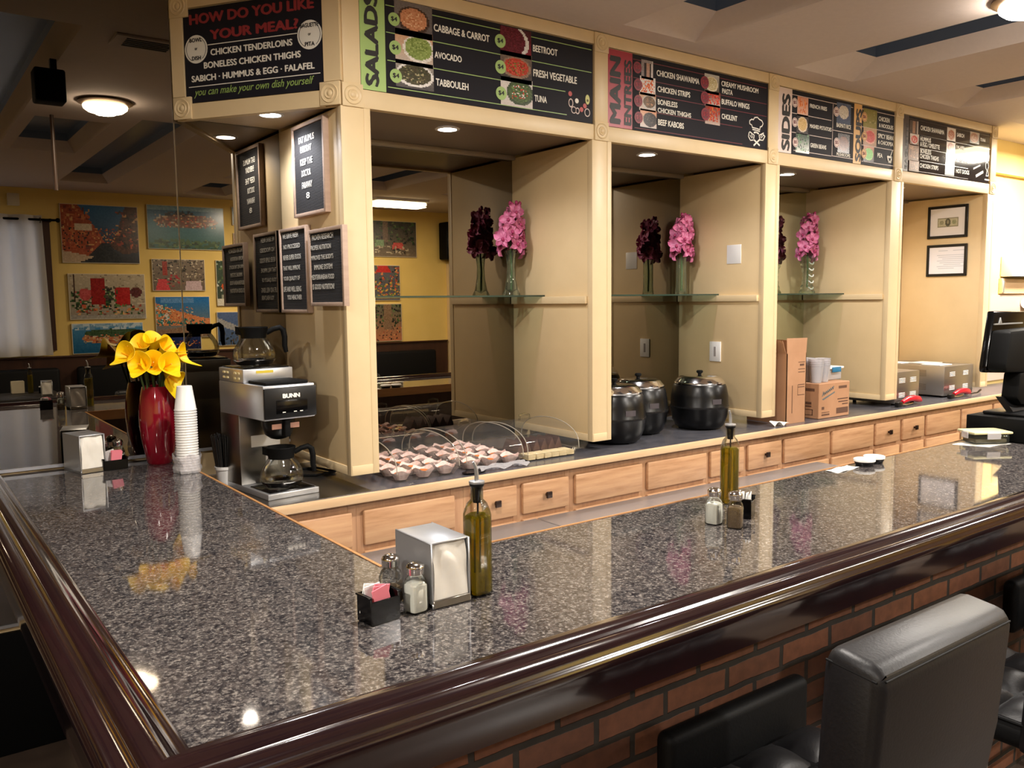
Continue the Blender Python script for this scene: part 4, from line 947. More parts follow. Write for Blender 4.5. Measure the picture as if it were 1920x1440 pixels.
for yy in (.02, .05, .12, .15):
    for zz in (.432, .452): b.box(-w-.0008, yy-.009, zz, -w+.004, yy+.009, zz+.008, .001, 1, M)
b.build('vent_slots', mat('slot_lit', rgb(232, 214, 160), 0.4), wm)
MB().box(-.05, -.0212, .455, .02, -.0195, .465, 0, 1, M).build('caution_label', mat('label_yellow', rgb(214, 190, 60), 0.5), wm)
fn = MB().lathe([(.0, .29), (.062, .29), (.062, .262), (.05, .225), (.03, .21), (.012, .205), (0, .205)], (0, -.085, 0), 28, M=M).build('brew_funnel', BLACK, cb)
MB().box(-.012, -.165, .222, .012, -.135, .288, .005, 2, M).build('funnel_handle', BLKM, fn)
for q in (-.036, .036): MB().box(q-.02, -.149, .252, q+.02, -.1465, .272, .001, 1, M @ Matrix.Translation((0, 0.03*abs(q), 0))).build('funnel_label', mat('label_multi', rgb(200, 150, 130), 0.5), fn)
n_ = MB().box(-.058, .0285, .165, .062, .03, .21, 0, 1, M).box(.0, .0285, .085, .05, .03, .16, 0, 1, M).build('notice_label', mat('label_white', rgb(216, 212, 204), 0.5), cb)
MB().box(.008, .0278, .112, .042, .0284, .13, 0, 1, M).box(.004, .0278, .148, .046, .0284, .157, 0, 1, M).build('notice_picture', mat('label_red', rgb(170, 60, 40), 0.5), n_)
def carafe(lab, P, rz, coffee=False):
    t = thing('coffee_carafe', lab, 'carafe', P, 'glass coffee carafes', rz); M = wmat(t)
    MB().lathe([(0, .001), (.052, .001), (.062, .006), (.077, .022), (.081, .042), (.076, .066), (.06, .094), (.047, .111), (.044, .122), (.045, .126)], n=36, M=M).build('glass_bowl', GLASS, t)
    MB().lathe([(.066, .006), (.079, .0215), (.0815, .026), (.0792, .026), (.064, .0065)], n=36, M=M).build('steel_band', CHROME, t)
    b = MB().lathe([(.046, .108), (.0475, .108), (.050, .128), (.056, .150), (.0545, .152), (.047, .134), (.0, .130)], n=32, M=M)
    b.prism([M @ Vector(q) for q in ((-.046, -.018, .15), (-.046, .018, .15), (-.068, 0, .155))], M.to_3x3() @ Vector((0, 0, -.03)))
    b.build('collar', BLKM, t)
    MB().tube([M @ Vector(q) for q in ((.048, 0, .128), (.075, 0, .142), (.10, 0, .148), (.113, 0, .138), (.118, 0, .11), (.117, 0, .075), (.122, 0, .05))], [.010, .010, .0105, .0115, .011, .0105, .008], 10).build('handle', BLKM, t)
    return t
Mi = wmat(cb)
P1 = Mi @ Vector((.0, -.10, .0262)); carafe('empty glass carafe on the lower warmer under the brew funnel', P1, -0.35)
P2 = Mi @ Vector((-.005, .085, .4772)); carafe('empty glass carafe on top of the coffee brewer', P2, -0.30)
tag(MB().tube([Mi @ Vector((.10, .15, .03)), (1.33, 3.36, ZW+.006), (1.40, 3.30, ZW+.007), (1.50, 3.33, ZW+.007), (1.47, 3.45, ZW+.007), (1.36, 3.50, ZW+.006)], .005, 8).build('power_cord', BLKM), 'black power cord curling on the worktop beside the coffee brewer', 'cord')

# ================================================================ BACK WORKTOP: covered trays
def tray(lab, x0, x1, y0, y1, h, food, cover_lab):
    t = thing('serving_tray', 'clear ribbed serving tray '+lab, 'tray', ((x0+x1)/2, (y0+y1)/2, ZW), 'clear serving trays')
    b = MB(); k = .004
    b.box(x0+.02, y0+.02, ZW+.0005, x1-.02, y1-.02, ZW+.004)
    def wall(u, v):
        P = [(x0, y0), (x1, y0), (x1, y1), (x0, y1), (x0, y0)]; s = min(u*4, 3.9999); i = int(s); f_ = s-i
        x = P[i][0]*(1-f_)+P[i+1][0]*f_; y = P[i][1]*(1-f_)+P[i+1][1]*f_; q = .02*(1-v)
        x = min(max(x, x0+q), x1-q); y = min(max(y, y0+q), y1-q); rb = .0012*math.sin(u*420)
        return (x+rb*(1 if i in (1, 3) else 0), y+rb*(1 if i in (0, 2) else 0), ZW+.002+.03*v)
    b.surf(wall, 160, 3); b.box(x0-.008, y0-.008, ZW+.031, x1+.008, y0+.004, ZW+.034, .001, 1).box(x0-.008, y1-.004, ZW+.031, x1+.008, y1+.008, ZW+.034, .001, 1)
    b.box(x0-.008, y0, ZW+.031, x0+.004, y1, ZW+.034, .001, 1).box(x1-.004, y0, ZW+.031, x1+.008, y1, ZW+.034, .001, 1)
    b.build('tray_body', PLASTIC, t)
    c = thing('domed_cover', cover_lab, 'cover', ((x0+x1)/2, (y0+y1)/2, ZW+.036), 'clear roll-top covers'); zb = ZW+.0365
    def dome(u, v):
        a = math.pi*v; yy = (y0+y1)/2-(y1-y0)/2*math.cos(a); return (x0+u*(x1-x0), yy, zb+h*math.sin(a)**.75)
    MB().surf(dome, 4, 24).build('dome', PLASTIC, c, ang=80)
    for x in (x0, x1):
        b = MB(); n = 24; b.face([dome(0 if x == x0 else 1, i/n) for i in range(n+1)]); b.build('end_panel', PLASTIC, c, smooth=False)
        MB().tube([Vector(dome(0 if x == x0 else 1, i/n)) for i in range(n+1)], .0022, 6).build('rim', mat('cover_rim', rgb(214, 206, 190), 0.1, trans=0.5), c)
    MB().tube([((x0+x1)/2-.03, (y0+y1)/2, zb+h), ((x0+x1)/2-.028, (y0+y1)/2, zb+h+.022), ((x0+x1)/2, (y0+y1)/2, zb+h+.028), ((x0+x1)/2+.028, (y0+y1)/2, zb+h+.022), ((x0+x1)/2+.03, (y0+y1)/2, zb+h)], .005, 8).build('handle', GLASS, c)
    R = random.Random(int(x0*100))
    if food == 'muffin':
        nx, ny = 3, 5
        for i in range(nx):
            for j in range(ny):
                x = x0+.045+(x1-x0-.09)*i/(nx-1)+R.uniform(-.004, .004); y = y0+.05+(y1-y0-.1)*j/(ny-1)+R.uniform(-.004, .004)
                rim = 'front row' if j == 0 else 'back row' if j == ny-1 else 'middle rows'
                m_ = thing('muffin', 'orange muffin, %s, tray %s' % (rim, lab), 'muffin', (x, y, ZW+.005), 'muffins '+lab)
                def lin(u, v, x=x, y=y): a = 2*math.pi*u; r = .024+.022*v+.002*math.sin(16*a)*v; return (x+r*math.cos(a), y+r*math.sin(a), ZW+.0055+.036*v+.006*math.sin(4*a+x*90)*v)
                MB().surf(lin, 48, 2).build('liner', LINER, m_)
                MB().lathe([(0, .006), (.022, .006), (.030, .022), (.027, .030), (.014, .034), (0, .035)], (x, y, ZW), 14).build('cake', MUFF, m_)
    else:
        for i in range(6):
            for j in range(2):
                x = x0+.035+(x1-x0-.07)*i/5; y = y0+.055+.105*j
                cm = (CREAMC if j == 0 else CHOC); cw = 'cream' if j == 0 else 'chocolate'; s_ = .021
                Mq = Matrix.Translation((x, y, ZW+.005)) @ Matrix.Rotation(R.uniform(-.12, .12), 4, 'Z')
                if j: tag(MB().prism([Mq @ Vector(q) for q in ((-s_, -.055, 0), (s_, -.055, 0), (s_, -.055, .03), (.004, -.055, .075), (-s_, -.055, .028))], Mq.to_3x3() @ Vector((0, .11, 0)), .002).build('cake_slice', cm), 'dark chocolate cake slice in the covered tray by the divider', 'cake', 'cake slices')
                else: tag(MB().box(-s_, -.04, 0, s_, .04, .022, .003, 2, Mq).build('cake_slice', cm), 'pale cream topped cake slice in the covered tray by the divider', 'cake', 'cake slices')
tray('half hidden by the left cream post', 1.60, 1.895, 2.965, 3.46, .12, 'muffin', 'clear roll-top cover of the muffin tray nearest the left post')
tray('in the middle of the left bay', 1.945, 2.245, 2.985, 3.48, .12, 'muffin', 'clear roll-top cover of the middle muffin tray')
tray('of cake slices near the divider', 2.275, 2.575, 2.99, 3.44, .12, 'cake', 'clear roll-top cover over the chocolate cake slices')
def film(u, v): return (1.98+.26*u, 2.925+.055*v+.006*math.sin(u*20), ZW+.003+.016*abs(math.sin(u*7+v*5))*(1-.3*v)+.008*v)
tag(MB().surf(film, 40, 8).build('plastic_wrap', FILM), 'crumpled clear plastic wrap along the front of the middle tray', 'wrap')
tag(MB().lathe([(0, 0), (.05, .002), (.055, .008), (.045, .008), (0, .004)], n=24, M=Matrix.Translation((1.955, 2.945, ZW+.0005)) @ Matrix.Diagonal((1.1, .5, 1, 1))).build('black_lid', BLKG), 'small black oval lid under the plastic wrap', 'lid')

# soup kettles
def kettle(lab, x, y):
    t = thing('soup_kettle', lab, 'kettle', (x, y, ZW), 'black soup kettles'); M = Matrix.Translation((x, y, ZW)) @ Matrix.Diagonal((.885, .885, .935, 1))
    MB().lathe([(0, .008), (.135, .008), (.150, .02), (.172, .07), (.181, .125), (.1825, .128), (.1825, .140), (.181, .143), (.178, .20), (.166, .255), (.155, .272), (.150, .276), (.15, .26), (0, .25)], n=48, M=M).build('body', BLKG if False else mat('kettle_enamel', rgb(8, 8, 9), 0.3, spec=0.35), t)
    MB().lathe([(.178, .131), (.1843, .131), (.1846, .136), (.1843, .1405), (.178, .1405)], n=48, M=M).build('band', mat('kettle_band', rgb(50, 50, 52), 0.25, 0.6), t)
    ld = MB().lathe([(.158, .268), (.160, .276), (.157, .281), (.152, .285), (.135, .305), (.120, .313), (.06, .318), (0, .319)], n=48, M=M).build('lid', CHROME, t)
    MB().lathe([(0, .318), (.012, .318), (.010, .326), (.020, .334), (.021, .342), (.016, .347), (0, .348)], n=20, M=M).build('lid_knob', BLKM, ld)
    MB().surf(lambda u, v: (.1825*math.cos(4.50+.36*(u-.5)), .1825*math.sin(4.50+.36*(u-.5)), .158+.03*v), 8, 1, M).build('rating_plate', mat('plate_grey', rgb(74, 68, 72), 0.4), t)
    for i in range(3): a = 2.1*i+.5; MB().lathe([(0, 0), (.012, 0), (.012, .01), (0, .01)], (.12*math.cos(a), .12*math.sin(a), 0), 10, M).build('foot', BLKM, t)
    return t
k0 = kettle('black soup kettle on the right, standing clear of the others', 3.650, 3.205)
dup(k0, (3.265, 3.30, ZW), 'middle black soup kettle, behind and between the other two')
dup(k0, (2.962, 3.165, ZW), 'left black soup kettle, half hidden by the divider post')
tag(MB().tube([(3.76, 3.32, ZW+.02), (3.84, 3.33, ZW+.006), (3.88, 3.40, ZW+.006), (3.80, 3.55, ZW+.006)], .005, 8).build('power_cord', BLKM), 'black power cord behind the right soup kettle', 'cord')

# cardboard boxes in the third bay
M = Matrix.Translation((4.205, 3.10, ZW))
t = thing('cardboard_box', 'tall open cardboard box next to the third divider post', 'box', (4.205, 3.10, ZW))
x0, x1, y0, y1, h = 4.112, 4.292, 2.965, 3.24, .405
b = MB(); b.box(x0, y0, ZW+.0005, x1, y1, ZW+.004).box(x0, y0, ZW+.004, x1, y0+.004, ZW+h).box(x0, y1-.004, ZW+.004, x1, y1, ZW+h).box(x0, y0, ZW+.004, x0+.004, y1, ZW+h).box(x1-.004, y0, ZW+.004, x1, y1, ZW+h); b.build('carton', CARD, t, smooth=False)
b = MB(); b.prism([(x0, y0+.001, ZW+h), (x1, y0+.001, ZW+h), (x1+.006, y0+.0, ZW+h+.085), (x0-.006, y0, ZW+h+.088)], (0, .003, 0)); b.build('flap', CARD, t, smooth=False)
MB().prism([(x0, y0+.01, ZW+h), (x0, y1-.01, ZW+h), (x0-.02, y1-.02, ZW+h+.075), (x0-.02, y0+.02, ZW+h+.075)], (.003, 0, 0)).build('flap', CARD, t, smooth=False)
MB().prism([(x1, y0+.01, ZW+h), (x1, y1-.01, ZW+h), (x1-.03, y1-.02, ZW+h+.07), (x1-.03, y0+.02, ZW+h+.07)], (-.003, 0, 0)).build('flap', CARD, t, smooth=False)
text(t, '2501', (x0, y0+.23, ZW+.335), (0, -1, 0), EZ, .14, .032, CARDP, .05); MB().box(x0-.0006, y0+.09, ZW+.318, x0, y0+.23, ZW+.325).build('print', CARDP, t)
def mark(*a): MB().box(*a).build('print', CARDP, t, smooth=False)
yq = y0-.0006
for z in (.35, .31, .293, .22, .206, .16): mark(x1-.075, yq, ZW+z, x1-.012, y0, ZW+z+.004)
mark(x1-.06, yq, ZW+.33, x1-.02, y0, ZW+.342); mark(x0+.05, yq, ZW+.06, x0+.056, y0, ZW+.22); mark(x1-.077, yq, ZW+.16, x1-.074, y0, ZW+.22)
t = thing('cardboard_box', 'shorter printed cardboard box with clear cups standing on it', 'box', (4.57, 3.10, ZW))
x0, x1, y0, y1, h = 4.425, 4.740, 2.965, 3.24, .212
MB().box(x0, y0, ZW+.0005, x1, y1, ZW+h, .003, 1).build('carton', CARD, t, smooth=False)
yq = y0-.0006
mark(x0+.20, yq, ZW+.172, x0+.285, y0, ZW+.188); mark(x0+.19, yq, ZW+.105, x1-.015, y0, ZW+.112); mark(x0+.20, yq, ZW+.088, x1-.015, y0, ZW+.095); mark(x0+.24, yq, ZW+.072, x1-.015, y0, ZW+.079); mark(x0+.18, yq, ZW+.02, x1-.012, y0, ZW+.055)
mark(x0+.03, yq, ZW+.055, x0+.055, y0, ZW+.072); mark(x0+.03, yq, ZW+.035, x0+.11, y0, ZW+.039); mark(x0+.03, yq, ZW+.018, x0+.11, y0, ZW+.028)
xq = x0-.0006
mark(xq, y0+.03, ZW+.165, x0, y0+.2, ZW+.182); mark(xq, y0+.05, ZW+.085, x0, y0+.18, ZW+.1); mark(xq, y0+.05, ZW+.07, x0, y0+.2, ZW+.078); mark(xq, y0+.04, ZW+.02, x0, y0+.19, ZW+.024); mark(xq, y0+.04, ZW+.052, x0, y0+.19, ZW+.056); mark(xq, y0+.04, ZW+.02, x0, y0+.046, ZW+.056)
MB().prism([(x0+.03, y0-.0006, ZW+.118), (x0+.045, y0-.0006, ZW+.112), (x0+.16, y0-.0006, ZW+.150), (x0+.16, y0-.0006, ZW+.158)], (0, .0006, 0)).build('logo_underline', CARDBL, t, smooth=False)
MB().tube([(x0+.035+.0075*i, y0-.0002, ZW+.140+.0026*i+(.012 if i % 2 else -.003)*(1.6 if i == 1 else 1)) for i in range(16)], .0032, 6).build('logo_script', CARDBL, t)
for i, (dx, dy) in enumerate(((0.04, .05), (.125, .06), (.08, .14))):
    for k in range(4):
        tag(MB().lathe([(0, 0), (.032, 0), (.044, .10), (.0455, .101), (.0455, .104), (.0435, .103), (.031, .003), (0, .003)], (x0+dx+.012, y0+dy+.01, ZW+h+.001+k*.013), 24).build('plastic_cup', FILM), 'clear plastic cup in the %s stack on the shorter cardboard box' % ('left', 'right', 'back')[i], 'cup', 'clear plastic cups on the box')
t = thing('storage_tub', 'white storage tub with blue clip behind the clear cups', 'tub', (4.69, 3.22, ZW+h))
MB().box(x0+.19, y0+.085, ZW+h+.001, x0+.36, y0+.22, ZW+h+.07, .008, 3).build('tub_body', FILM, t)
MB().box(x0+.18, y0+.075, ZW+h+.07, x0+.37, y0+.23, ZW+h+.083, .004, 2).build('lid', WHITE, t)
MB().box(x0+.24, y0+.068, ZW+h+.05, x0+.33, y0+.076, ZW+h+.082, .003, 2).build('clip', mat('clip_blue', rgb(40, 110, 150), 0.4), t)
tag(MB().surf(lambda u, v: (3.985+.10*u, 2.945+.04*v-.02*u, ZW+.002+.03*abs(math.sin(u*5+v))*(1-u*.4)), 14, 6, thick=.002).build('crumpled_paper', PAPER), 'crumpled white paper beside the tall cardboard box', 'paper')

# toaster ovens
SLOT = mat('vent_glint', rgb(226, 224, 222), 0.3)
def oven(lab, x0, x1, y0, y1, h):
    t = thing('toaster_oven', lab, 'oven', ((x0+x1)/2, (y0+y1)/2, ZW), 'steel toaster ovens')
    MB().box(x0, y0, ZW+.012, x1, y1, ZW+h, .004, 2).build('casing', mat('oven_steel', (0.42, 0.40, 0.38), 0.3, 0.9), t)
    for fx in (x0+.03, x1-.03):
        for fy in (y0+.03, y1-.03): MB().lathe([(0, 0), (.012, 0), (.012, .013), (0, .013)], (fx, fy, ZW), 10).build('foot', BLKM, t)
    w_ = x1-x0
    for cx_ in (.27, .73):
        for cz in (.28, .72):
            b = MB()
            for k in range(4):
                z = ZW+h*cz-.012+k*.009; b.box(x0+w_*cx_-.038, y0-.0025, z, x0+w_*cx_+.038, y0+.002, z+.0045, .001, 1)
            b.build('vent_louver', SLOT, t)
    for cz in (.3, .75):
        b = MB()
        for k in range(5): z = ZW+h*cz-.02+k*.01; b.box(x0-.002, y0+.13, z, x0+.002, y0+.26, z+.004)
        b.build('side_vent', STEELD, t)
oven('steel toaster oven half hidden by the fourth divider post', 5.358, 5.66, 3.02, 3.36, .222)
oven('larger steel toaster oven near the framed banknote', 6.035, 6.455, 3.04, 3.58, .222)
for i, (x, y, s) in enumerate(((6.10, 3.16, .14), (6.20, 3.30, .16), (6.10, 3.44, .12))):
    tag(MB().box(x-.03, y-s/2, ZW+.2225+.0005, x+s, y+s/2, ZW+.2295, .001, 1).build('paper_pad', PAPER), ('front', 'middle', 'back')[i]+' paper pad lying on the larger toaster oven', 'paper', 'paper pads on the oven')
def tongs(lab, x, y):
    t = thing('serving_tongs', lab, 'tongs', (x, y, ZW), 'red handled tongs')
    MB().tube([(x+.05, y, ZW+.030), (x+.12, y, ZW+.046), (x+.20, y+.004, ZW+.046), (x+.27, y+.01, ZW+.034), (x+.305, y+.012, ZW+.022)], [.013, .018, .021, .022, .012], 12).build('grip', LIDM, t)
    MB().tube([(x+.02, y, ZW+.02), (x+.1, y, ZW+.010), (x+.2, y+.01, ZW+.012)], .006, 8).build('arm', CHROME, t)
    MB().box(x-.02, y-.014, ZW+.004, x+.04, y+.014, ZW+.035, .006, 2).build('hinge', BLACK, t)
tongs('red handled tongs in front of the left toaster oven', 5.30, 2.965)
tongs('red handled tongs in front of the larger toaster oven', 6.00, 2.975)
tag(MB().tube([(6.32, 2.99, ZW+.012), (6.45, 3.0, ZW+.013), (6.58, 3.04, ZW+.02)], [.004, .005, .008], 8).build('ladle_handle', BLACK), 'thin black utensil lying at the right end of the worktop', 'utensil')

# ================================================================ SHELF VASES AND ORCHIDS
ZG = 1.7225
def blossom(b1, b2, c, out, s, R):
    out = Vector(out).normalized(); sd = out.cross(Vector((0, 0, 1))).normalized(); up = sd.cross(out).normalized()
    rot = R.uniform(-.5, .5)
    for k in range(5):
        a = rot+math.pi/2+k*2*math.pi/5; d = sd*math.cos(a)+up*math.sin(a); q = out.cross(d); L = s*(1.05 if k in (1, 4) else .92); wd_ = s*(.62 if k in (1, 4) else .44)
        def pet(u, v, d=d, q=q, L=L, wd_=wd_): t_ = u; ww = math.sin(math.pi*min(.98, t_*.9+.08))**.7; return Vector(c)+d*L*t_+q*wd_*ww*(v-.5)*1.5+out*(s*(.25*t_-.42*t_*t_+.35*((v-.5)*2)**2*t_))
        b1.surf(pet, 5, 4)
    b2.ball(Vector(c)+out*s*.16-up*s*.1, s*.16, (1, 1, 1.3), 8)
def orchid(lab, x, y, z0, ztop, w, seed, n=17):
    t = thing('orchid_stem', lab, 'flower', (x, y, z0), 'pink orchids in vases'); R = random.Random(seed)
    MB().tube([(x, y, z0+.012), (x+.004, y, z0+.12), (x-.004, y, z0+.24), (x+.01, y, ztop-.05), (x+.03, y, ztop)], [.006, .006, .005, .003, .002], 8).build('stem', STEM, t)
    for i in range(n):
        a = i*2.4; f_ = i/(n-1); z = z0+.225+(ztop-z0-.25)*f_; r = w*(1-.35*f_*f_)*(.65+.35*R.random())
        out = Vector((math.cos(a), math.sin(a)*.9-.35, .1)); c = (x+r*math.cos(a)*.8+.012*f_, y-.005+r*.6*math.sin(a), z)
        b1, b2 = MB(), MB(); blossom(b1, b2, c, out, .058*(1-.25*f_), R); o = b1.build('blossom', OPET, t, ang=80); b2.build('lip', OCEN, o)
    b = MB()
    for i in range(7): a = i*.9; b.ball((x+.03+.028*math.cos(a), y+.02*math.sin(a), ztop-.02+.03*R.random()), .009, (1, 1, 1.4), 8)
    b.build('bud', OCEN, t)
def vase_tall(lab, x, y, prof, nm='vase'):
    t = thing(nm, lab, 'vase', (x, y, ZG), 'clear vases on the glass shelves')
    MB().lathe(prof, (x, y, ZG), 28).build('glass_body', GLASSV, t); return t
vase_tall('slim waisted glass vase of pink orchids in the salads bay', 2.565, 3.500, [(0, .0), (.044, .0), (.046, .006), (.034, .03), (.023, .09), (.020, .15), (.026, .20), (.034, .225), (.0325, .225), (.024, .2), (.018, .15), (.021, .09), (.03, .03), (0, .012)])
orchid('pink orchids in the slim vase of the salads bay', 2.565, 3.500, ZG+.01, 2.175, .075, 5)
vase_tall('straight cylinder glass vase of pink orchids above the soup kettles', 3.815, 3.500, [(0, 0), (.034, 0), (.036, .004), (.032, .05), (.031, .20), (.034, .215), (.0325, .215), (.029, .2), (.030, .05), (.032, .014), (0, .012)])
orchid('pink orchids in the straight vase above the soup kettles', 3.815, 3.500, ZG+.01, 2.185, .085, 9)
t = thing('vase', 'ribbed hourglass vase of pink orchids above the cardboard boxes', 'vase', (5.055, 3.500, ZG), 'clear vases on the glass shelves')
def rib(u, v):
    a = 2*math.pi*u; r = .052-.052*math.sin(math.pi*v)**1.0*.5+.012*v*v; r += .003*math.cos(a*9)+.0025*math.sin(v*44); return (5.055+r*math.cos(a), 3.5+r*math.sin(a), ZG+.001+.25*v)
MB().surf(rib, 54, 40).build('glass_body', GLASSV, t)
b = MB(); b.lathe([(0, 0), (.05, 0), (.05, .012), (0, .014)], (5.055, 3.5, ZG), 28); b.build('glass_foot', GLASSV, t)
b = MB()
for k in range(5): z = ZG+.03+k*.042; b.tube([(5.055-.026, 3.47, z+.012), (5.055-.012, 3.464, z), (5.055+.012, 3.464, z), (5.055+.026, 3.47, z+.012)], .004, 6)
b.build('ripple', mat('ripple_white', rgb(232, 238, 232), 0.2), t)
orchid('pink orchids in the ribbed vase above the cardboard boxes', 5.055, 3.500, ZG+.03, 2.255, .085, 14)

# plates on the dividers and framed papers
t = thing('light_switch', 'white rocker switch plate low on the divider by the soup kettles', 'switch', (3.949, 3.346, 1.325))
MB().box(3.941, 3.305, 1.325, 3.9485, 3.387, 1.442, .002, 2).build('plate', WHITE, t); MB().box(3.9395, 3.338, 1.355, 3.942, 3.354, 1.412, .001, 1).build('rocker', mat('rocker_grey', rgb(150, 144, 142), 0.4), t)
tag(MB().box(3.944, 3.168, 1.893, 3.9485, 3.269, 2.001, .0015, 2).build('blank_plate', WHITE), 'white blank cover plate high on the divider by the soup kettles', 'plate')
def framed(lab, y0, y1, z0, z1):
    x = 6.5015; t = thing('picture_frame', lab, 'frame', (x, (y0+y1)/2, z0), 'black frames on the end panel'); k = .02
    b = MB(); b.box(x-.016, y0, z0, x, y0+k, z1, .002, 1).box(x-.016, y1-k, z0, x, y1, z1, .002, 1).box(x-.016, y0+k, z0, x, y1-k, z0+k, .002, 1).box(x-.016, y0+k, z1-k, x, y1-k, z1, .002, 1)
    b.build('frame', BLACK, t); MB().box(x-.010, y0+k*.8, z0+k*.8, x-.001, y1-k*.8, z1-k*.8).build('mat_board', mat('mat_white', rgb(232, 230, 234), 0.5), t, smooth=False); return t, x-.010
t, xf = framed('black framed dollar bill, upper of the two frames', 3.141, 3.441, 2.130, 2.372)
cy, cz = 3.287, 2.247
raster('banknote', t, (xf, cy+.078, cz-.034), (0, -.156, 0), (0, 0, .068), paint(40, 18, [('bg', (150, 150, 130), (160, 158, 138)), ('rect', .04, .1, .96, .9, (190, 188, 164)), ('ell', .5, .5, .13, .42, (90, 90, 76)), ('ell', .5, .55, .06, .22, (150, 146, 126)), ('ell', .2, .5, .1, .25, (150, 150, 126)), ('ell', .8, .5, .1, .25, (150, 156, 126)), ('rect', .0, .0, 1, .06, (130, 130, 110)), ('rect', 0, .94, 1, 1, (130, 130, 110))], 3))
t, xf = framed('black framed printed letter, lower of the two frames', 3.137, 3.440, 1.844, 2.083)
b = MB()
for k, (a, w_) in enumerate(((.05, .07), (.16, .09), (.04, .2), (.05, .21), (.08, .17), (.04, .2), (.06, .18), (.09, .13), (.04, .2), (.05, .12))):
    z = 2.035-.014*max(0, k-1)-(.02 if k > 1 else 0); b.box(xf-.0006, 3.42-.02-a-w_, z, xf, 3.42-.02-a, z+.0035)
b.build('printed_lines', mat('print_pale', rgb(176, 182, 190), 0.6), t, smooth=False)

# ================================================================ RIGHT END: register, containers, kitchen
t = thing('cash_drawer', 'black cash drawer on the bar under the register screen', 'cash drawer', (4.05, 1.61, ZB))
MB().box(3.83, 1.40, ZB+.004, 4.27, 1.825, ZB+.103, .004, 2).build('housing', BLKM, t); MB().box(3.85, 1.395, ZB+.012, 4.25, 1.401, ZB+.09, .002, 1).build('drawer_front', BLACK, t)
for fx in (3.86, 4.24):
    for fy in (1.43, 1.79): MB().lathe([(0, 0), (.012, 0), (.012, .005), (0, .005)], (fx, fy, ZB), 10).build('foot', BLKM, t)
t = thing('register_screen', 'black touch register seen from behind, standing on the cash drawer', 'register', (4.13, 1.70, ZB+.103)); ys = 1.70
def mon(pts, y0, y1, bev=.008): return MB().prism([(x+.075, y0, z) for x, z in pts], (0, y1-y0, 0), bev)
mon([(3.815, 1.628), (3.760, 1.385), (3.765, 1.362), (4.19, 1.335), (4.20, 1.36), (4.235, 1.62)], ys+.05, ys+.085).build('screen_bezel', BLKG, t)
hs = mon([(3.785, 1.545), (3.752, 1.395), (3.76, 1.368), (4.17, 1.34), (4.21, 1.555)], ys-.035, ys+.05, .015).build('rear_housing', BLKM, t)
mon([(3.86, 1.600), (3.845, 1.572), (3.875, 1.572)], ys+.044, ys+.049, .001).build('logo_mark', mat('logo_grey', rgb(140, 140, 138), 0.4), t)
MB().box(3.88, ys+.044, 1.568, 4.15, ys+.0495, 1.574).build('trim_line', mat('logo_grey', rgb(140, 140, 138), 0.4), t)
mon([(3.905, 1.36), (3.885, 1.245), (3.93, 1.215), (4.12, 1.20), (4.13, 1.36)], ys-.03, ys+.045, .012).build('neck', BLKM, t)
MB().box(3.90, ys-.11, ZB+.1035, 4.16, ys+.09, ZB+.118, .005, 2).prism([(3.95, ys-.02, ZB+.115), (4.11, ys-.02, ZB+.115), (4.11, ys+.03, 1.25), (3.95, ys+.03, 1.25)], (0, .03, 0)).build('foot_plate', BLACK, t)
t = thing('food_container', 'glass food container with pale clip lid in front of the cash drawer', 'container', (3.70, 1.69, ZB)); Mx = Matrix.Translation((3.735, 1.700, ZB+.0045)) @ Matrix.Rotation(-.55, 4, 'Z')
MB().box(-.08, -.055, 0, .08, .055, .042, .012, 3, Mx).build('glass_base', GLASSV, t); MB().box(-.086, -.061, .042, .086, .061, .052, .004, 2, Mx).build('lid', mat('lid_pale', rgb(214, 206, 160), 0.3), t)
for s in (-1, 1): MB().box(-.03, s*.063-.003, .022, .03, s*.063+.003, .049, .002, 1, Mx).build('clip', FILM, t)
for s in (-1, 1): MB().box(s*.088-.003, -.022, .022, s*.088+.003, .022, .049, .002, 1, Mx).build('clip', FILM, t)
MB().box(-.07, -.045, .003, .07, .045, .02, .005, 2, Mx).build('food', mat('food_brown', rgb(86, 72, 52), 0.7), t)
tag(MB().surf(lambda u, v: (3.60+.17*u+.05*v, 1.77-.13*v-.02*u, ZB+.001+.002*math.sin(u*4)), 8, 6, thick=.0012).build('paper_sheet', PAPER), 'sheet of paper lying under the glass food container', 'paper')
for lab, x, y in (('left white lidded sauce cup at the far inner edge of the bar', 2.905, 1.748), ('right white lidded sauce cup at the far inner edge of the bar', 2.985, 1.757)):
    t = thing('sauce_cup', lab, 'cup', (x, y, ZB), 'sauce cups'); MB().lathe([(0, 0), (.030, 0), (.036, .014), (.036, .018), (0, .018)], (x, y, ZB), 24).build('cup_body', BLACK, t)
    MB().lathe([(.0365, .016), (.039, .018), (.039, .025), (.036, .027), (0, .027)], (x, y, ZB), 24).build('lid', WHITE, t)
tag(MB().surf(lambda u, v: (2.70+.15*u, 1.725+.05*v+.01*u, ZB+.001+.003*math.sin(u*5+v*2)**2), 8, 5, thick=.0015).build('folded_napkin', PAPER), 'white paper napkin on the bar edge left of the sauce cups', 'napkin')
def K(u, v): p = ony(u, v, 3.295); return p.x, p.z
(xa, za), (xb_, zb_) = K(1876, 519), K(1876, 480)
t = thing('towel_dispenser', 'white towel dispenser on the kitchen wall above a pale board', 'dispenser', (xa+.2, 3.29, za))
MB().box(xa, 3.20, za, xa+.45, 3.299, zb_, .01, 2).build('case', WHITE, t); MB().box(xa+.01, 3.198, za-.004, xa+.44, 3.29, za, .001, 1).build('slot', BLACK, t)
z1_, z0_ = K(1872, 522)[1], K(1872, 551)[1]
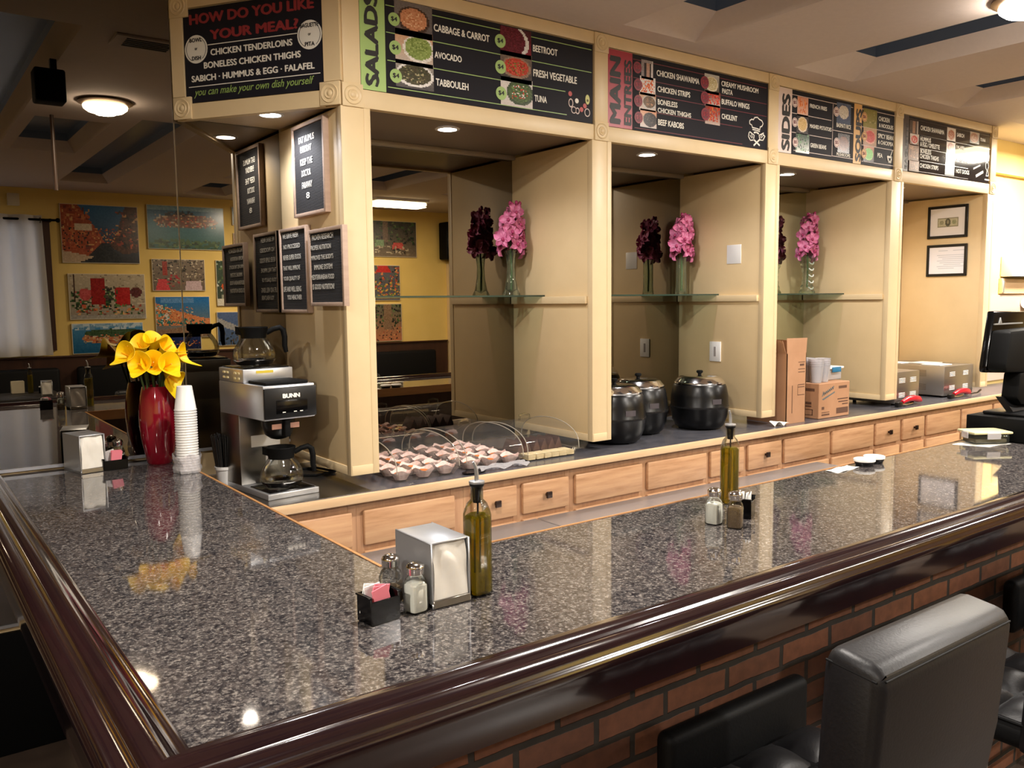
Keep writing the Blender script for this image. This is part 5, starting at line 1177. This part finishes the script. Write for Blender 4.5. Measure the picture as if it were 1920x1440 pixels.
t = thing('wall_board', 'pale wooden board on the kitchen wall under the towel dispenser', 'board', (xa+.2, 3.29, z0_)); MB().box(xa-.02, 3.27, z0_, xa+.5, 3.299, z1_, .003, 1).build('plank', OAKE, t); MB().box(xa-.015, 3.262, z0_+.01, xa+.01, 3.271, z1_-.02, .002, 1).build('bracket', STEEL, t)
p = K(1907, 568); tag(MB().lathe([(.02, 0), (.05, 0), (.05, .1), (.02, .1), (.02, 0)], n=24, M=Matrix.Translation((p[0]+.03, 3.23, p[1])) @ Matrix.Rotation(math.pi/2, 4, 'Y')).build('paper_roll', PAPER), 'white paper roll on the kitchen wall behind the register screen', 'roll')

# ================================================================ BAR STOOLS
def pad(b, x0, x1, y0, y1, z0, z1, r, M=None): return b.box(x0, y0, z0, x1, y1, z1, r, 4, M)
st = thing('bar_stool', 'black leather bar stool in the foreground with its tall back towards us', 'stool', (1.505, .99, 0), 'black leather bar stools')
x0, x1 = 1.285, 1.735
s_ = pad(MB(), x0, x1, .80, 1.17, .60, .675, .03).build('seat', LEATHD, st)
for i in range(3):
    for j in range(3):
        a, e = x0+.012+(x1-x0-.024)*i/3, x0+.012+(x1-x0-.024)*(i+1)/3; c, d_ = .81+.352*j/3, .81+.352*(j+1)/3
        MB().surf(lambda u, v, a=a, e=e, c=c, d_=d_: (a+(e-a)*u, c+(d_-c)*v, .673+.028*(math.sin(math.pi*u)*math.sin(math.pi*v))**.6), 10, 10).build('tuft', LEATH, s_, ang=80)
MB().tube([(x0+.01, .80, .672), (x1-.01, .80, .672)], .005, 8).tube([(x0, .81, .672), (x0, 1.16, .672)], .005, 8).build('piping', LEATHD, s_)
# tall back: slab leaning slightly towards us
def bk(u, v, w_=.0):
    return None
B = MB().prism([(x0-.008, .775, .60), (x0-.008, .862, .60), (x0-.008, .838, 1.065), (x0-.008, .822, 1.098), (x0-.008, .735, 1.085), (x0-.008, .722, 1.055), (x0-.008, .738, .85)], (x1-x0+.016, 0, 0), .018)
bo = B.build('backrest', LEATH, st, ang=60)
MB().tube([(x0+.004, .7255, 1.062), (x1-.004, .7255, 1.062)], .002, 8).tube([(x0-.0065, .735, 1.06), (x0-.0065, .83, 1.07)], .002, 8).tube([(x1+.0065, .735, 1.06), (x1+.0065, .83, 1.07)], .002, 8).build('piping', LEATHD, bo)
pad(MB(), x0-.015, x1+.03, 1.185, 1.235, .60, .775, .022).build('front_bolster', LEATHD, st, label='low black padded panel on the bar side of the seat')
MB().box(x0+.08, 1.15, .59, x0+.12, 1.2, .63).box(x1-.12, 1.15, .59, x1-.08, 1.2, .63).build('bracket', BLKM, st)
pad(MB(), x0-.03, x0+.05, .98, 1.12, .64, .735, .024).build('side_pad', LEATH, st)
for lx in (x0+.03, x1-.03):
    for ly in (.83, 1.13): MB().box(lx-.016, ly-.016, 0, lx+.016, ly+.016, .605, .003, 1).build('leg', CHROME, st)
MB().box(x0+.03, .822, .22, x1-.03, .838, .245).box(x0+.03, 1.122, .22, x1-.03, 1.138, .245).box(x0+.022, .83, .22, x0+.038, 1.13, .245).box(x1-.038, .83, .22, x1-.022, 1.13, .245).build('foot_ring', CHROME, st)
dup(st, (2.345, .99, 0), 'second black leather bar stool, its seat and pale leg showing at the right edge')
dup(st, (3.105, .99, 0), 'black leather bar stool farthest right, only its rounded bar-side panel showing')

# ================================================================ REAR WALL, seen in the mirrors
YW = YR+.003
SKY1, SKY2 = (60, 120, 170), (110, 160, 190)
def canvas(lab, x0, x1, z0, z1, spec, seed, nx=54):
    t = thing('wall_picture', lab, 'picture', ((x0+x1)/2, YW, z0), 'scenic prints on the rear wall')
    MB().box(x0, YW, z0, x1, YW+.018, z1, .001, 1).build('canvas', PICW, t, smooth=False)
    # seen from the front the wall faces +Y, so right-hand side is -X
    raster('print', t, (x1-.006, YW+.018, z0+.006), (-(x1-x0-.012), 0, 0), (0, 0, z1-z0-.012), paint(nx, int(nx*(z1-z0)/(x1-x0)), spec, seed))
TER = [(196, 96, 60), (206, 130, 80), (160, 70, 50), (220, 170, 110), (120, 60, 50)]
STONE = [(170, 156, 130), (190, 176, 150), (140, 126, 104), (204, 190, 166)]
DARKS = [(40, 44, 40), (60, 54, 46), (30, 34, 36), (80, 70, 60)]
GREENS = [(50, 80, 44), (70, 100, 56), (36, 58, 36), (96, 120, 70)]
canvas('large print of a canal lined with red houses', 1.557, 2.333, 2.150, 2.776, [('bg', (46, 44, 46), SKY1), ('poly', [(1, .05), (1, 1), (.78, 1), (.5, .5), (.45, .3), (.7, .1)], (170, 84, 54)), ('spk', .6, .2, 1, .95, TER, 90, .06), ('spk', .66, .2, .98, .6, DARKS, 40, .04), ('poly', [(0, .2), (0, 1), (.16, 1), (.3, .5), (.4, .3), (.2, .15)], (90, 60, 46)), ('spk', 0, .25, .28, .9, TER+DARKS, 70, .05), ('spk', .28, .34, .6, .6, TER, 80, .03), ('poly', [(.2, 0), (.75, 0), (.5, .35), (.4, .35)], (40, 46, 50)), ('poly', [(1, 0), (.8, 0), (.6, .1), (1, .2)], (196, 170, 140)), ('rect', .62, .55, .84, .68, (220, 200, 170))], 41)
canvas('print of a red-roofed peninsula town in a green bay', 2.429, 3.287, 2.322, 2.814, [('bg', (50, 96, 88), (70, 140, 170)), ('rect', 0, .68, 1, 1, (60, 110, 140)), ('ell', .5, .66, .42, .16, (120, 80, 60)), ('spk', .12, .5, .9, .8, TER+STONE, 160, .04), ('spk', .05, .02, 1, .2, GREENS, 90, .08), ('rect', 0, .9, 1, 1, (120, 160, 176)), ('spk', .4, .78, .75, .88, DARKS, 30, .06)], 42)
canvas('print of a red door and red shutters with potted flowers', 1.597, 2.371, 1.541, 2.036, [('bg', (150, 140, 124), (190, 176, 148)), ('spk', 0, .3, 1, 1, STONE, 200, .05), ('rect', .54, .32, .72, .9, (150, 26, 26)), ('rect', .2, .3, .4, .72, (176, 30, 30)), ('rect', .625, .34, .635, .88, (90, 14, 14)), ('spk', .38, .2, .55, .7, GREENS+DARKS, 50, .06), ('spk', .72, .25, .96, .6, GREENS+[(190, 60, 70)], 60, .06), ('spk', .05, .08, .9, .3, GREENS+TER, 90, .06), ('ell', .12, .6, .08, .12, (90, 40, 40)), ('ell', .8, .55, .08, .14, (190, 80, 80)), ('rect', .93, .4, .95, 1, (70, 50, 40)), ('rect', 0, 0, 1, .1, (160, 154, 144))], 43)
canvas('print of an island town on blue water, lowest on the left', 1.603, 2.328, 1.170, 1.500, [('bg', (24, 84, 120), (80, 140, 180)), ('ell', .45, .5, .42, .2, (180, 120, 80)), ('ell', .42, .68, .42, .14, (60, 84, 56)), ('spk', .1, .36, .85, .6, TER+STONE, 120, .04), ('rect', 0, .86, 1, 1, (150, 180, 200)), ('spk', 0, .8, 1, 1, [(190, 206, 214), (110, 150, 180)], 40, .1)], 44)
canvas('print of a stone courtyard with cafe tables', 2.455, 3.040, 1.850, 2.210, [('bg', (110, 96, 84), (130, 116, 100)), ('spk', 0, .2, 1, 1, STONE+DARKS, 160, .06), ('rect', .72, .5, .82, .95, (160, 60, 50)), ('poly', [(.68, 0), (.96, 0), (.9, .35), (.74, .35)], (206, 70, 76)), ('poly', [(.05, 0), (.4, 0), (.36, .3), (.08, .3)], (200, 176, 180)), ('spk', .4, .1, .7, .5, [(170, 50, 60), (140, 110, 90)], 30, .07)], 45)
canvas('print of a row of pastel harbour houses under a blue sky', 2.469, 3.080, 1.310, 1.785, [('bg', (150, 120, 90), (30, 110, 180)), ('poly', [(1, .3), (1, .85), (.7, .7), (.2, .5), (0, .45), (0, .3)], (206, 130, 84)), ('spk', .3, .35, .98, .75, TER+[(110, 170, 150), (220, 200, 150)], 110, .04), ('spk', .75, .35, 1, .8, [(90, 160, 150), (200, 210, 206), (60, 110, 110)], 60, .05), ('spk', .1, .3, 1, .42, [(50, 120, 110), (36, 90, 90)], 70, .05), ('poly', [(0, 0), (1, 0), (1, .18), (0, .32)], (140, 110, 86)), ('rect', .3, .85, .9, .97, (90, 140, 190))], 46)
canvas('print of a white figure among dark garden leaves', 3.169, 3.70, 1.672, 2.207, [('bg', (60, 70, 60), (60, 80, 64)), ('spk', 0, .3, 1, 1, GREENS+[(150, 170, 150), (200, 206, 196)], 140, .06), ('poly', [(.4, .35), (.55, .35), (.52, .75), (.46, .8), (.42, .7)], (226, 226, 216)), ('ell', .82, .42, .08, .08, (210, 90, 50)), ('rect', 0, 0, 1, .14, (214, 208, 190)), ('rect', .1, .14, .9, .24, (150, 150, 130))], 47)
canvas('print of a harbour by night, low on the rear wall', 2.560, 2.965, 1.170, 1.372, [('bg', (24, 34, 70), (40, 56, 110)), ('spk', 0, .2, 1, .55, [(200, 110, 60), (230, 160, 90), (110, 50, 50)], 60, .05)], 48, 36)
canvas('small blue seaside print beside the garden print', 3.155, 3.60, 1.200, 1.600, [('bg', (70, 90, 120), (80, 100, 140)), ('poly', [(1, .6), (1, .85), (.2, .45), (.3, .35)], (150, 150, 150)), ('spk', 0, 0, 1, .35, DARKS, 50, .08)], 49, 30)
canvas('small blue print high on the rear wall', 3.385, 3.80, 2.623, 2.838, [('bg', (60, 90, 110), (60, 130, 180)), ('spk', 0, 0, 1, .4, DARKS+GREENS, 40, .08)], 50, 30)
canvas('small red print under the high blue print', 3.391, 3.80, 2.327, 2.532, [('bg', (120, 60, 50), (150, 80, 60)), ('spk', 0, 0, 1, 1, TER+DARKS, 70, .08)], 51, 30)
canvas('print of forest cafe tables with red and green cloths', 5.05, 5.887, 2.295, 2.769, [('bg', (120, 104, 84), (60, 60, 56)), ('spk', 0, .35, 1, 1, DARKS+GREENS, 160, .07), ('rect', .52, .4, .62, 1, (120, 100, 84)), ('poly', [(.22, .2), (.46, .2), (.42, .4), (.26, .4)], (196, 80, 76)), ('poly', [(.58, .28), (.76, .28), (.74, .46), (.6, .46)], (120, 150, 110)), ('spk', .05, .05, .95, .3, STONE, 50, .06), ('spk', .2, .08, .5, .24, DARKS, 20, .03)], 52)
canvas('print of a market stall under a red canopy', 5.00, 5.620, 1.718, 2.184, [('bg', (80, 80, 90), (90, 90, 96)), ('spk', 0, .3, 1, 1, DARKS+TER+GREENS, 140, .07), ('poly', [(.2, .8), (.6, .8), (.5, 1), (.3, 1)], (190, 40, 36)), ('spk', 0, .05, .6, .5, [(200, 90, 50), (210, 160, 70), (120, 140, 60)], 70, .06), ('spk', .6, .4, .9, .8, [(40, 70, 130), (50, 60, 90)], 20, .1)], 53)
canvas('print of a bicycle and flowers under an old tree', 5.00, 5.634, 1.172, 1.672, [('bg', (190, 120, 84), (90, 96, 80)), ('spk', 0, .35, 1, 1, GREENS+DARKS, 130, .07), ('rect', .25, .3, .42, 1, (130, 104, 80)), ('spk', 0, 0, 1, .35, TER+DARKS, 70, .05), ('rect', .8, .4, .86, .95, (214, 214, 200))], 54)
# curtain and rod
t = thing('curtain', 'off-white grommet curtain over the rear window', 'curtain', (.6, YR+.12, 1.18))
def cur(u, v):
    x = -.2+1.57*u; return (x+.03*(1-v)*u, YR+.12+.035*math.sin(u*44)*(.8+.2*v)+.01*math.sin(u*13), 1.175+1.455*v)
MB().surf(cur, 150, 6, thick=.003).build('cloth', CURT, t, ang=80)
b = MB()
for i in range(11): u = (i+.25)*2*math.pi/44*1.0; p = cur(min(u, .99), .965); b.lathe([(.018, -.004), (.028, -.004), (.028, .004), (.018, .004), (.018, -.004)], n=18, M=Matrix.Translation((p[0], YR+.12, p[2])) @ Matrix.Rotation(math.pi/2, 4, 'Y'))
b.build('grommet', STEELD, t)
t = thing('curtain_rod', 'dark metal curtain rod above the rear window', 'rod', (.6, YR+.12, 2.58)); MB().tube([(-.5, YR+.12, 2.585), (1.50, YR+.12, 2.585)], .012, 10).build('rod', BLKM, t); MB().ball((1.52, YR+.12, 2.585), .024).build('finial', BLKM, t); MB().box(1.44, YR, 2.57, 1.46, YR+.125, 2.6).build('bracket', BLKM, t)
tag(MB().box(1.08, YR, 2.727, 1.19, YR+.05, 2.851, .006, 2).build('wall_sensor', IVORY), 'small pale sensor box on the rear wall above the curtain', 'sensor')
t = thing('loudspeaker', 'black loudspeaker on the rear wall by the door frame', 'speaker', (6.33, YR+.1, 2.27)); MB().box(6.24, YR+.02, 2.27, 6.45, YR+.23, 2.778, .02, 3).build('cabinet', BLKM, t); MB().box(6.26, YR+.228, 2.30, 6.43, YR+.236, 2.75, .004, 1).build('grille', BLACK, t); MB().box(6.32, YR, 2.48, 6.37, YR+.03, 2.56).build('bracket', BLKM, t)
t = thing('loudspeaker', 'small black loudspeaker hung under the ceiling, seen in the left mirror', 'speaker', (.80, 2.35, 2.62)); MB().box(.66, 2.34, 2.70, .80, 2.46, 2.86, .012, 3, None).build('cabinet', BLKM, t); MB().box(.74, 2.38, 2.85, .77, 2.41, ZC).build('bracket', BLACK, t); MB().box(.675, 2.334, 2.715, .785, 2.342, 2.845, .003, 1).build('grille', BLACK, t)
tag(MB().tube([(.945, 1.0, ZC), (.945, 1.0, 2.44)], .012, 10).build('ceiling_rod', mat('rod_brown', rgb(70, 50, 38), 0.4)), 'thin brown rod hanging from the ceiling, seen in the left mirror', 'rod')
t = thing('air_vent', 'white ceiling air vent near the slanted menu board, seen in the mirror', 'vent', (1.05, 2.95, ZC)); MB().box(.92, 2.86, ZC-.012, 1.22, 3.04, ZC, .003, 1).build('frame', CEIL, t)
b = MB()
for k in range(5): b.box(.97, 2.885+k*.028, ZC-.0155, 1.17, 2.898+k*.028, ZC-.0115)
b.build('slat', DARKB, t)
# booths and tables of the rear dining area
def booth(lab, x0, x1):
    t = thing('booth_bench', lab, 'bench', ((x0+x1)/2, -2.5, 0), 'dark booth benches')
    MB().box(x0, -2.93, 0, x1, -2.35, .42, .01, 1).build('base', WAIN, t); MB().box(x0, -2.80, .42, x1, -2.34, .50, .03, 3).build('seat', LEATHD, t); MB().box(x0, -2.92, .45, x1, -2.80, 1.04, .035, 3).build('backrest', LEATHD, t)
booth('dark booth bench under the curtained window', -1.2, 1.45); booth('dark booth bench under the canal print', 1.62, 3.2); booth('dark booth bench left of the rear door', 4.3, 6.1)
def table(lab, x, y, h=.76):
    t = thing('dining_table', lab, 'table', (x, y, 0), 'dark dining tables'); MB().box(x-.55, y-.35, h-.04, x+.55, y+.35, h, .006, 2).build('tabletop', DARKB, t); MB().lathe([(0, .02), (.05, .02), (.05, h-.04), (0, h-.04)], (x, y, 0), 16).build('pedestal', BLKM, t); MB().box(x-.3, y-.25, 0, x+.3, y+.25, .02, .004, 1).build('foot', BLKM, t)
table('dark dining table in front of the curtained window', 0.75, -1.85, .86); table('dark dining table in front of the canal print', 2.4, -1.85, .76); table('dark dining table near the rear door', 5.2, -1.85, .76)
napkin_dispenser('steel napkin dispenser on the table before the curtained window', (1.17, -1.70, .86), .1)
caddy('black caddy on the table before the curtained window', (1.17, -1.95, .862), .1, [WHITE, PINK, PINK])
oil_bottle('olive oil bottle on the table before the curtained window', (1.08, -2.05, .86), .2)
tag(MB().box(.92, -2.12, .861, 1.03, -2.05, .98, .004, 1).build('menu_holder', IVORY), 'pale card holder on the table before the curtained window', 'holder')
